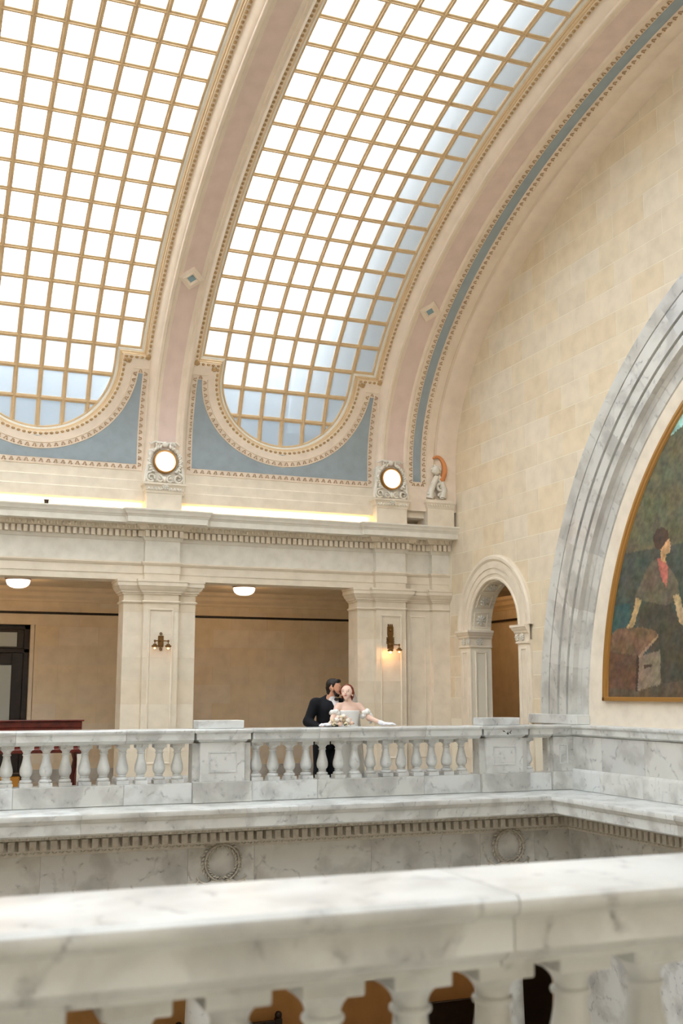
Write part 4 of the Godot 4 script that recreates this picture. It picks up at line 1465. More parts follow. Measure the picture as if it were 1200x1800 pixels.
# ---------------------------------------------------------------- the storey below
func lower_hall() -> void:
	var o := setting("floor_lower")
	var s := S()
	box(s, Vector3(-10, -5.9, -25), Vector3(14, -5.5, 2))
	obj("paving", s, M.floor, o)
	o = setting("wall_lower", "ochre wall of the storey below")
	s = S()
	box(s, Vector3(-10, -5.5, -20.4), Vector3(14, -0.3, -20.0))
	obj("wall_face", s, M.ochre, o)
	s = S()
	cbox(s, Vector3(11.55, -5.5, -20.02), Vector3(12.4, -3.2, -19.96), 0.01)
	obj("dark_opening", s, M.black, o)  # black slab stands in for the dark of an opening
	s = S()
	box(s, Vector3(-9.8, -2.1, -16.2), Vector3(10.4, -1.75, -15.95))
	box(s, Vector3(-9.8, -1.76, -20.1), Vector3(14, -1.6, -15.95))
	obj("soffit", s, M.marble_grey[1], o)
	var zs := [-16.15, -14.3, -12.1, -9.8, -7.0, -3.0]
	for i in 5:
		s = S()
		cbox(s, Vector3(10.25, -5.5, zs[i] + 0.001), Vector3(10.7, -1.75, zs[i + 1] - 0.001), 0.003)
		obj("marble_panel", s, M.marble[(i * 2) % 6], o)
	s = S()
	box(s, Vector3(13.8, -5.5, -20.4), Vector3(14, -0.3, -15))
	box(s, Vector3(10.69, -5.5, -16.14), Vector3(14, -0.3, -15.9))
	obj("wall_face", s, M.ochre, o)
	s = S()
	box(s, Vector3(-10, -5.5, -2.9), Vector3(10.4, -0.3, -2.6))
	obj("near_wall", s, M.ochre, o)
	for k in 3:
		var x: float = [4.47, 9.15, -0.213][k]
		var t := thing("column", ["round white marble column of the lower storey, between desk bay and couple", "round white marble column of the lower storey, near the end wall", "round white marble column of the lower storey, below the desk"][k], "column", Vector3(x, -5.5, -16.3), "columns of the lower storey")
		s = S()
		lathe(s, PackedVector2Array([Vector2(0.5, 0.0), Vector2(0.5, 0.15), Vector2(0.47, 0.2), Vector2(0.47, 0.24), Vector2(0.42, 0.3), Vector2(0.4, 1.6), Vector2(0.365, 3.2), Vector2(0.38, 3.24), Vector2(0.4, 3.26), Vector2(0.37, 3.28), Vector2(0.4, 3.36), Vector2(0.48, 3.42)]), Vector3.ZERO, 28)
		obj("shaft", s, M.marble[k * 2], t)
		s = S()
		cbox(s, Vector3(-0.48, 3.42, -0.4), Vector3(0.48, 3.55, 0.3), 0.01)
		obj("abacus", s, M.marble[1], t)
	# dark furniture against the ochre wall
	for k in 3:
		var at: Vector3 = [Vector3(5.75, -5.5, -19.5), Vector3(10.4, -5.5, -19.5), Vector3(1.9, -5.5, -19.5)][k]
		var t := thing("settle", ["dark wooden settle against the ochre wall below the couple", "dark wooden settle with post finials below, near the end wall", "dark wooden settle below the mahogany desk"][k], "bench", at, "dark settles on the lower floor")
		s = S()
		cbox(s, Vector3(-0.9, 0.4, -0.3), Vector3(0.9, 0.48, 0.3), 0.01)
		obj("seat", s, M.dark_wood, t)
		s = S()
		cbox(s, Vector3(-0.9, 0.48, -0.34), Vector3(0.9, 1.33, -0.26), 0.01)
		obj("backrest", s, M.dark_wood, t)
		for q in [Vector2(-0.9, -0.3), Vector2(0.9, -0.3), Vector2(-0.9, 0.28), Vector2(0.9, 0.28)]:
			s = S()
			var h := 1.36 if q.y < 0 else 0.8
			cbox(s, Vector3(q.x - 0.06, 0, q.y - 0.06), Vector3(q.x + 0.06, h, q.y + 0.06), 0.008)
			ball(s, Vector3(q.x, h + 0.05, q.y), Vector3(0.07, 0.07, 0.07))
			obj("post", s, M.dark_wood, t)
	for k in 2:
		var t := thing("notice_board", ["dark framed board with a pale strip on the ochre wall", "dark framed board on the ochre wall below the desk"][k], "board", Vector3([8.35, 3.6][k], -3.6, -19.97), "boards on the ochre wall")
		s = S()
		cbox(s, Vector3(-0.3, 0.0, -0.02), Vector3(0.3, 0.9, 0.02), 0.006)
		obj("panel", s, M.black, t)
		s = S()
		cbox(s, Vector3(-0.31, -0.1, -0.02), Vector3(0.31, 0.0, 0.03), 0.006)
		obj("pale_strip", s, M.cream if k == 0 else M.dark_wood, t)
	for k in 3:  # unseen lamps, added to brighten the lower hall
		var l := thing("added_lower_lamp", ["added round ceiling lamp of the lower storey under the couple", "added round ceiling lamp of the lower storey under the desk", "added round ceiling lamp of the lower storey by the end wall"][k], "lamp", Vector3([6.8, 2.1, 10.8][k], -1.78, -18.3), "added ceiling lamps of the lower storey")
		s = S()
		lathe(s, PackedVector2Array([Vector2(0.0, 0.0), Vector2(0.22, 0.0), Vector2(0.22, -0.03), Vector2(0.2, -0.035)]), Vector3.ZERO, 24)
		obj("rim", s, M.brass, l)
		s = S()
		lathe(s, PackedVector2Array([Vector2(0.2, -0.03), Vector2(0.17, -0.1), Vector2(0.1, -0.14), Vector2(0.0, -0.15)]), Vector3.ZERO, 24)
		obj("glass_bowl", s, M.dome_glass, l)
		lamp(l.position + Vector3(0, -0.09, 0), Color(1.0, 0.86, 0.68), 0.7, 0.12, "added_lower_lamp_light")

# ---------------------------------------------------------------- lamps, ornaments, furniture
func spiral(s: SurfaceTool, c: Vector3, r: float, turns: float, start: float, dir: float, thick: float) -> void:
	var pts := []
	for i in 17:
		var t := i / 16.0
		var a := start + dir * TAU * turns * t
		var q := r * (1.0 - 0.8 * t)
		pts.append(c + Vector3(cos(a) * q, sin(a) * q, 0.02 * t))
	tube(s, pts, thick, thick * 0.5, 6)

func fittings() -> void:
	# pedestals on the cornice with cartouche lamps
	for k in 3:
		var at := Vector3([9.024, 4.41, 4.41 - BAY][k], 0, 0)
		var t := thing("cartouche_lamp", ["round lit lamp in a white scrolled cartouche above the tall sconce pier", "round lit lamp in a white scrolled cartouche above the two-armed sconce pier", "round lit lamp in a white scrolled cartouche over the desk bay's far pier"][k], "lamp", Vector3(at.x, 4.895, -20.1), "cartouche lamps on the cornice")
		var s := S()
		box(s, Vector3(-0.33, 0, -0.4), Vector3(0.33, 0.34, 0.1))
		obj("pedestal", s, M.cream, t)
		s = S()
		mould(s, [Vector2(-0.33, -0.3), Vector2(-0.33, 0.1), Vector2(0.33, 0.1), Vector2(0.33, -0.3)], 0, PackedVector2Array([Vector2(-0.05, 0.3), Vector2(0.0, 0.3), Vector2(0.01, 0.31), Vector2(0.015, 0.35), Vector2(0.03, 0.365), Vector2(0.035, 0.42), Vector2(0.06, 0.455), Vector2(0.07, 0.46), Vector2(0.07, 0.495), Vector2(-0.3, 0.5)]), false)
		obj("pedestal_cap", s, M.cream, t)
		s = S()
		for j in 11: ball(s, Vector3(-0.3 + 0.06 * j, 0.385, 0.13), Vector3(0.022, 0.028, 0.014), Basis(), 6, 4)
		rosette(s, Transform3D(Basis(), Vector3(0, 0.43, 0.15)), 0.07)
		obj("cap_carving", s, M.white_paint, t)
		s = S()
		cbox(s, Vector3(-0.3, 0.5, -0.3), Vector3(0.3, 1.18, 0.04), 0.05)
		obj("back_plate", s, M.white_paint, t)
		s = S()
		# big foot volutes, garland of leaves, ribbon at the head
		for sd in [-1, 1]:
			spiral(s, Vector3(sd * 0.255, 0.6, 0.08), 0.105, 1.6, PI / 2, -sd, 0.026)
			spiral(s, Vector3(sd * 0.1, 0.575, 0.09), 0.07, 1.3, PI / 2, sd, 0.02)
			tube(s, [Vector3(sd * 0.36, 0.52, 0.05), Vector3(sd * 0.35, 0.68, 0.07), Vector3(sd * 0.31, 0.86, 0.07), Vector3(sd * 0.24, 1.06, 0.06), Vector3(sd * 0.13, 1.2, 0.05)], 0.035, 0.024, 7)
			for j in 13:
				var f := j / 12.0
				var a := lerpf(-0.7, 1.25, f)
				var r := 0.29
				ball(s, Vector3(sd * cos(a) * r, 0.91 + sin(a) * r, 0.085), Vector3(0.05, 0.024, 0.034), Basis(Vector3.BACK, (a + 0.7) if sd > 0 else (PI - a - 0.7)), 6, 4)
				if j % 2: ball(s, Vector3(sd * (cos(a) * r + 0.03), 0.91 + sin(a) * r - 0.015, 0.1), Vector3(0.024, 0.024, 0.024), Basis(), 6, 4)
			spiral(s, Vector3(sd * 0.13, 1.23, 0.07), 0.055, 1.4, 0.0, sd, 0.018)
			tube(s, [Vector3(sd * 0.05, 1.27, 0.06), Vector3(sd * 0.2, 1.285, 0.06), Vector3(sd * 0.26, 1.24, 0.05), Vector3(sd * 0.3, 1.27, 0.03)], 0.02, 0.012, 6)
		ball(s, Vector3(0, 1.24, 0.06), Vector3(0.07, 0.06, 0.04))
		ball(s, Vector3(0, 0.58, 0.08), Vector3(0.05, 0.06, 0.04))
		obj("cartouche", s, M.white_paint, t)
		s = S()
		var turn := Basis(Vector3.RIGHT, PI / 2)
		lathe(s, PackedVector2Array([Vector2(0.19, 0.0), Vector2(0.225, 0.0), Vector2(0.225, 0.1), Vector2(0.215, 0.125), Vector2(0.2, 0.13), Vector2(0.19, 0.12), Vector2(0.19, 0.0)]), Vector3(0, 0.91, 0.0), 36, turn)
		obj("rim", s, M.gilt, t)
		s = S()
		lathe(s, PackedVector2Array([Vector2(0.0, 0.0), Vector2(0.19, 0.0), Vector2(0.19, 0.1), Vector2(0.17, 0.125), Vector2(0.12, 0.15), Vector2(0.06, 0.165), Vector2(0.0, 0.17)]), Vector3(0, 0.91, 0.0), 36, turn)
		obj("glass", s, M.lamp_glass, t)
		lamp(Vector3(at.x, 5.805, -20.02), Color(1.0, 0.85, 0.66), 0.16, 0.12, "cartouche_lamp_light")
	# corner ornament: crouching winged beast with an orange wing
	var t := thing("corner_ornament", "white scrolled beast ornament with an orange wing in the corner", "ornament", Vector3(10.05, 4.895, -20.1))
	var s := S()
	box(s, Vector3(-0.22, 0, -0.4), Vector3(0.38, 0.42, 0.08))
	obj("pedestal", s, M.cream, t)
	s = S()
	mould(s, [Vector2(-0.22, -0.3), Vector2(-0.22, 0.08), Vector2(0.38, 0.08)], 0, PackedVector2Array([Vector2(-0.05, 0.36), Vector2(0.0, 0.36), Vector2(0.02, 0.39), Vector2(0.03, 0.44), Vector2(0.06, 0.48), Vector2(0.06, 0.54), Vector2(-0.2, 0.545)]), false)
	for j in 9: ball(s, Vector3(-0.2 + 0.055 * j, 0.43, 0.11), Vector3(0.02, 0.028, 0.012), Basis(), 6, 4)
	obj("pedestal_cap", s, M.cream, t)
	s = S()
	spiral(s, Vector3(0.1, 0.63, 0.06), 0.075, 1.6, PI, -1, 0.024)
	spiral(s, Vector3(-0.12, 0.64, 0.06), 0.08, 1.6, 0.0, 1, 0.024)
	spiral(s, Vector3(0.08, 0.84, 0.05), 0.095, 1.2, -0.6, -1, 0.04)
	tube(s, [Vector3(-0.16, 0.58, 0.05), Vector3(-0.13, 0.75, 0.07), Vector3(-0.05, 0.92, 0.07), Vector3(0.0, 1.04, 0.06)], 0.075, 0.05, 8)
	tube(s, [Vector3(0.04, 1.06, 0.04), Vector3(0.12, 0.92, 0.04), Vector3(0.17, 0.76, 0.04), Vector3(0.14, 0.6, 0.04)], 0.05, 0.085, 8)
	ball(s, Vector3(-0.02, 1.16, 0.07), Vector3(0.085, 0.1, 0.08), Basis(), 10, 6)
	ball(s, Vector3(-0.09, 1.12, 0.11), Vector3(0.05, 0.035, 0.05))
	for j in 10:
		var a := TAU * j / 10
		ball(s, Vector3(0.0 + cos(a) * 0.085, 1.18 + sin(a) * 0.085, 0.05), Vector3(0.035, 0.035, 0.035), Basis(), 6, 4)
	for j in 4: ball(s, Vector3(-0.2 + 0.03 * j, 0.66 + 0.07 * j, 0.09), Vector3(0.045, 0.03, 0.03), Basis(Vector3.BACK, 0.7 * j), 6, 4)
	obj("beast", s, M.white_paint, t)
	s = S()
	var pts := []
	for j in 15:
		var a := lerpf(2.15, -1.25, j / 14.0)
		pts.append(Vector3(0.03 + cos(a) * 0.16, 1.2 + sin(a) * 0.26, 0.05 - 0.01 * absf(a)))
	tube(s, pts, 0.022, 0.075, 8)
	obj("wing", s, M.orange, t, "orange crescent wing")
	# brass sconces
	t = thing("sconce", "small brass sconce with two shaded arms and ring finials", "sconce", Vector3(4.5, 2.5, ZP))
	s = S()
	cbox(s, Vector3(-0.052, -0.11, 0.0), Vector3(0.052, 0.1, 0.03), 0.01)
	cbox(s, Vector3(-0.04, -0.07, 0.03), Vector3(0.04, 0.06, 0.045), 0.008)
	for y in [0.135, -0.145]:
		var ring := []
		for j in 13: ring.append(Vector3(cos(TAU * j / 12) * 0.02, y + sin(TAU * j / 12) * 0.022, 0.015))
		tube(s, ring, 0.009, 0.009, 6)
	obj("back_plate", s, M.brass, t)
	for sd in [-1, 1]:
		sconce_arm(t, Vector3(0, 0.0, 0.03), Vector3(sd * 0.125, 0.0, 0.09), 0.1, 2.0, 0.004)
	t = thing("sconce", "tall dark brass sconce with pierced crown and a lit bulb", "sconce", Vector3(9.15, 2.66, ZP))
	s = S()
	var plate := PackedVector2Array([Vector2(-0.062, -0.24), Vector2(0.062, -0.24), Vector2(0.062, -0.06), Vector2(0.05, 0.0), Vector2(0.062, 0.05), Vector2(0.062, 0.2), Vector2(0.045, 0.215), Vector2(-0.045, 0.215), Vector2(-0.062, 0.2), Vector2(-0.062, 0.05), Vector2(-0.05, 0.0), Vector2(-0.062, -0.06)])
	prism(s, plate, Vector3(0, 0, 0.03), Vector3.RIGHT, Vector3.UP, Vector3.FORWARD * 0.03)
	for j in 3: ball(s, Vector3(-0.042 + 0.042 * j, 0.235, 0.015), Vector3(0.018, 0.026, 0.014))
	for sd in [-1, 1]:
		for j in 4: ball(s, Vector3(sd * 0.07, -0.02 - 0.035 * j, 0.015), Vector3(0.02, 0.014, 0.014), Basis(), 6, 4)
	ball(s, Vector3(0, 0.13, 0.03), Vector3(0.03, 0.036, 0.02))
	ball(s, Vector3(0, -0.16, 0.035), Vector3(0.055, 0.045, 0.035))
	obj("back_plate", s, M.brass, t)
	sconce_arm(t, Vector3(0, -0.16, 0.04), Vector3(-0.065, -0.17, 0.16), 0.12, 30.0, 0.05)
	sconce_arm(t, Vector3(0, -0.16, 0.04), Vector3(0.16, -0.16, 0.09), 0.11, 3.0, 0.004)
	# small camera housing on the cornice
	t = thing("sensor_box", "tiny black sensor box on the cornice in the lit cove", "sensor", Vector3(2.33, 4.895, -20.35))
	s = S()
	cbox(s, Vector3(-0.04, 0, -0.04), Vector3(0.04, 0.1, 0.04), 0.006)
	obj("housing", s, M.black, t)
	s = S()
	cbox(s, Vector3(-0.05, 0.1, -0.05), Vector3(0.05, 0.115, 0.05), 0.004)
	obj("lid", s, M.black, t)
	# mahogany desk with curved legs, a chair and an orange box behind the balustrade
	t = thing("desk", "mahogany desk with a high back and curved leg behind the balustrade", "desk", Vector3(1.9, 0, -17.9))
	s = S()
	cbox(s, Vector3(-1.4, 1.02, -0.25), Vector3(0.87, 1.12, -0.2), 0.006)
	cbox(s, Vector3(-1.42, 1.115, -0.27), Vector3(0.9, 1.14, -0.17), 0.006)
	obj("back_rail", s, M.mahogany, t)
	s = S()
	cbox(s, Vector3(-1.4, 0.72, -0.25), Vector3(0.87, 1.02, -0.21), 0.006)
	obj("back_panel", s, M.mahogany, t)
	s = S()
	cbox(s, Vector3(-1.42, 0.66, -0.27), Vector3(0.89, 0.72, 0.4), 0.01)
	obj("top", s, M.mahogany, t)
	for x in [-1.3, 0.78]:
		for z in [-0.2, 0.32]:
			s = S()
			tube(s, [Vector3(x, 0.66, z), Vector3(x + 0.03, 0.52, z), Vector3(x - 0.02, 0.3, z), Vector3(x + 0.0, 0.0, z), Vector3(x + 0.05, -0.28, z)], 0.075, 0.045, 10)
			obj("leg", s, M.mahogany, t)
	t = thing("storage_box", "orange box under the mahogany desk", "box", Vector3(1.62, -0.3, -17.9))
	s = S()
	cbox(s, Vector3(-0.2, 0.0, -0.15), Vector3(0.2, 0.62, 0.15), 0.02)
	obj("body", s, M.ochre_box if M.has("ochre_box") else mat(rgb(196, 132, 44), 0.6), t)
	s = S()
	cbox(s, Vector3(-0.21, 0.62, -0.16), Vector3(0.21, 0.65, 0.16), 0.01)
	obj("lid", s, M.dark_wood, t)
	t = thing("white_board", "slim white upright board beside the curved leg of the desk", "board", Vector3(2.62, -0.3, -17.3))
	s = S()
	cbox(s, Vector3(-0.03, 0, -0.015), Vector3(0.03, 0.95, 0.015), 0.004)
	obj("board", s, M.white_paint, t)
	s = S()
	cbox(s, Vector3(-0.08, 0, -0.1), Vector3(0.08, 0.02, 0.1), 0.006)
	obj("foot", s, M.white_paint, t)

func sconce_arm(t: Node3D, from: Vector3, to: Vector3, drop: float, glow_: float, energy: float) -> void:
	var s := S()
	tube(s, [from, (from + to) / 2 + Vector3(0, 0.004, 0.02), to], 0.011, 0.011, 8)
	ball(s, to, Vector3(0.022, 0.024, 0.022))
	tube(s, [to, to + Vector3(0, -drop * 0.55, 0)], 0.009, 0.009, 8)
	var arm := obj("arm", s, M.brass, t)
	s = S()
	lathe(s, PackedVector2Array([Vector2(0.0, 0.0), Vector2(0.03, -0.002), Vector2(0.034, -0.02), Vector2(0.062, -0.036), Vector2(0.06, -0.052), Vector2(0.04, -0.066), Vector2(0.02, -0.068)]), to + Vector3(0, -drop * 0.5, 0), 18)
	obj("cup", s, M.brass, arm)
	s = S()
	var b := to + Vector3(0, -drop * 0.5 - 0.078, 0)
	ball(s, b, Vector3(0.02, 0.024, 0.02), Basis(), 10, 6)
	obj("bulb", s, glow(Color(1.0, 0.8, 0.52), glow_), arm)
	lamp(t.position + b, Color(1.0, 0.66, 0.34), energy, 0.02, "sconce_light")

# ---------------------------------------------------------------- people: tapered capsules joined by a smooth minimum, meshed as surface nets
func blob(prims: Array, cell: float, k: float, top := 99.0, bottom := -99.0) -> SurfaceTool:
	var lo := Vector3.ONE * 1e3
	var hi := -lo
	for p in prims:
		for e in 2:
			var r: float = p[2 + e]
			lo = lo.min(p[e] - Vector3.ONE * r)
			hi = hi.max(p[e] + Vector3.ONE * r)
	lo -= Vector3.ONE * cell * 2.5
	hi += Vector3.ONE * cell * 2.5
	var nx := int((hi.x - lo.x) / cell) + 2
	var ny := int((hi.y - lo.y) / cell) + 2
	var nz := int((hi.z - lo.z) / cell) + 2
	var f := PackedFloat32Array()
	f.resize(nx * ny * nz)
	f.fill(9.0)
	for p in prims:
		var a: Vector3 = p[0]
		var b: Vector3 = p[1]
		var ra: float = p[2]
		var rb: float = p[3]
		var sq: Vector3 = p[4] if p.size() > 4 else Vector3.ONE     # squash about the middle of the bone
		var mid := (a + b) / 2
		var ext := maxf(ra, rb) + k + 2 * cell
		var l := (a.min(b) - Vector3.ONE * ext - lo) / cell
		var h := (a.max(b) + Vector3.ONE * ext - lo) / cell
		var ba := (b - a) / sq
		var bb := maxf(ba.length_squared(), 1e-9)
		var least := minf(sq.x, minf(sq.y, sq.z))
		for iz in range(maxi(0, int(l.z)), mini(nz, int(h.z) + 1)):
			for iy in range(maxi(0, int(l.y)), mini(ny, int(h.y) + 1)):
				var row := (iz * ny + iy) * nx
				for ix in range(maxi(0, int(l.x)), mini(nx, int(h.x) + 1)):
					var q := lo + Vector3(ix, iy, iz) * cell
					var pa := (q - a) / sq if sq != Vector3.ONE else q - a
					var t := clampf(pa.dot(ba) / bb, 0, 1)
					var d := ((pa - ba * t).length() - lerpf(ra, rb, t)) * least
					var o := f[row + ix]
					var e := maxf(k - absf(o - d), 0.0) / k
					f[row + ix] = minf(o, d) - e * e * k * 0.25
	if top < 90 or bottom > -90:
		for iy in ny:
			var y := lo.y + iy * cell
			for iz in nz:
				for ix in nx:
					var at := (iz * ny + iy) * nx + ix
					f[at] = maxf(f[at], maxf(y - top, bottom - y))
	var s := S()
	var idx := PackedInt32Array()
	idx.resize(nx * ny * nz)
	idx.fill(-1)
	var verts := PackedVector3Array()
	var offs := [0, 1, nx, nx + 1, nx * ny, nx * ny + 1, nx * ny + nx, nx * ny + nx + 1]
	var edges := [[0, 1], [2, 3], [4, 5], [6, 7], [0, 2], [1, 3], [4, 6], [5, 7], [0, 4], [1, 5], [2, 6], [3, 7]]
	var v := PackedFloat32Array()
	v.resize(8)
	for iz in nz - 1:
		for iy in ny - 1:
			for ix in nx - 1:
				var c := (iz * ny + iy) * nx + ix
				if absf(f[c]) > 2.5 * cell: continue
				var neg := 0
				for i in 8:
					v[i] = f[c + offs[i]]
					if v[i] < 0: neg += 1
				if neg == 0 or neg == 8: continue
				var sum := Vector3.ZERO
				var n := 0
				for e in edges:
					var p0: float = v[e[0]]
					var p1: float = v[e[1]]
					if (p0 < 0) != (p1 < 0):
						var t := p0 / (p0 - p1)
						var A := Vector3(e[0] & 1, (e[0] >> 1) & 1, e[0] >> 2)
						var B := Vector3(e[1] & 1, (e[1] >> 1) & 1, e[1] >> 2)
						sum += A.lerp(B, t)
						n += 1
				idx[c] = verts.size()
				verts.append(lo + (Vector3(ix, iy, iz) + sum / n) * cell)
	var step := [1, nx, nx * ny]
	for iz in range(1, nz - 1):
		for iy in range(1, ny - 1):
			for ix in range(1, nx - 1):
				var c := (iz * ny + iy) * nx + ix
				if absf(f[c]) > 2.5 * cell: continue
				for ax in 3:
					var ins := f[c] < 0
					if ins == (f[c + step[ax]] < 0): continue
					var u: int = step[(ax + 1) % 3]
					var w: int = step[(ax + 2) % 3]
					var q := [idx[c], idx[c - u], idx[c - u - w], idx[c - w]]
					if q.min() < 0: continue
					if ins: q.reverse()
					quad(s, verts[q[0]], verts[q[1]], verts[q[2]], verts[q[3]], 1)
	return s

func limb(out: Array, pts: Array, rs: Array, grow := 0.0) -> void:
	for i in pts.size() - 1: out.append([pts[i], pts[i + 1], rs[i] + grow, rs[i + 1] + grow])

func fingers(out: Array, wrist: Vector3, dir: Vector3, side: Vector3, grow := 0.0) -> void:
	# palm lying flat, four fingers of unequal length with a knuckle bend, thumb off the side near the wrist
	var dn := Vector3.DOWN
	var k := wrist + dir * 0.085
	for i in 3:
		out.append([wrist + side * (i - 1) * 0.018, k + side * (i - 1) * 0.026, 0.02 + grow, 0.017 + grow])
	for i in 4:
		var o := k + side * (-0.033 + 0.022 * i)
		var l: float = [0.06, 0.075, 0.08, 0.068][i]
		var sp := (dir + side * (i - 1.5) * 0.1).normalized()
		var m := o + sp * l * 0.5 + Vector3.UP * 0.008
		out.append([o, m, 0.0095 + grow, 0.0088 + grow])
		out.append([m, m + sp * l * 0.5 + dn * 0.014, 0.0088 + grow, 0.007 + grow])
	var th := wrist + dir * 0.025 + side * 0.026
	var tm := th + (dir * 0.6 + side * 0.8).normalized() * 0.035
	out.append([th, tm, 0.012 + grow, 0.0105 + grow])
	out.append([tm, tm + (dir * 0.9 + side * 0.3).normalized() * 0.03 + dn * 0.004, 0.0105 + grow, 0.008 + grow])

# head in its own frame: z towards the face, y up, x to the wearer's left; eyes at half the head's height
func head_prims(c: Vector3, b: Basis, slim := 1.0) -> Array:
	var p := []
	var add := func(u: Vector3, v: Vector3, r: float, q: float) -> void: p.append([c + b * u, c + b * v, r, q])
	add.call(Vector3(0, 0.022, -0.02), Vector3(0, 0.02, 0.005), 0.084, 0.08)
	add.call(Vector3(0, -0.01, 0.03), Vector3(0, -0.06, 0.04), 0.06 * slim, 0.043 * slim)
	add.call(Vector3(0, -0.085, 0.055), Vector3(0, -0.09, 0.06), 0.026 * slim, 0.022 * slim)
	for s in [-1, 1]:
		add.call(Vector3(s * 0.034, -0.03, 0.05), Vector3(s * 0.03, -0.034, 0.058), 0.026, 0.022)
		add.call(Vector3(s * 0.078, -0.01, -0.005), Vector3(s * 0.077, -0.04, 0.0), 0.012, 0.009)
		add.call(Vector3(s * 0.01, 0.02, 0.078), Vector3(s * 0.036, 0.02, 0.068), 0.011, 0.01)
	add.call(Vector3(0, 0.004, 0.084), Vector3(0, -0.03, 0.102), 0.008, 0.0125 * slim)
	add.call(Vector3(0, -0.056, 0.078), Vector3(0, -0.06, 0.078), 0.014, 0.014)
	return p

func face_bits(o: Node3D, c: Vector3, b: Basis, lips: Material, brow: Material) -> void:
	var s := S()
	for y in [-0.052, -0.06]: ball(s, c + b * Vector3(0, y, 0.091), Vector3(0.02, 0.0048, 0.006), b, 8, 5)
	obj("lips", s, lips, o)
	for k in [-1, 1]:
		s = S()
		ball(s, c + b * Vector3(k * 0.03, 0.0, 0.074), Vector3(0.014, 0.006, 0.007), b, 8, 5)
		obj("eye", s, M.black, o)
		s = S()
		ball(s, c + b * Vector3(k * 0.031, 0.022, 0.078), Vector3(0.019, 0.0045, 0.007), b * Basis(Vector3.BACK, -0.1 * k), 8, 5)
		obj("eyebrow", s, brow, o)

func lean(list: Array) -> void:
	for p in list:
		for e in 2: p[e] = p[e] + Vector3(0, 0, maxf(0.0, p[e].y - 1.0) * 0.14)

func hp(list: Array, c: Vector3, b: Basis, u: Vector3, v: Vector3, r: float, q: float) -> void:
	list.append([c + b * u, c + b * v, r, q])

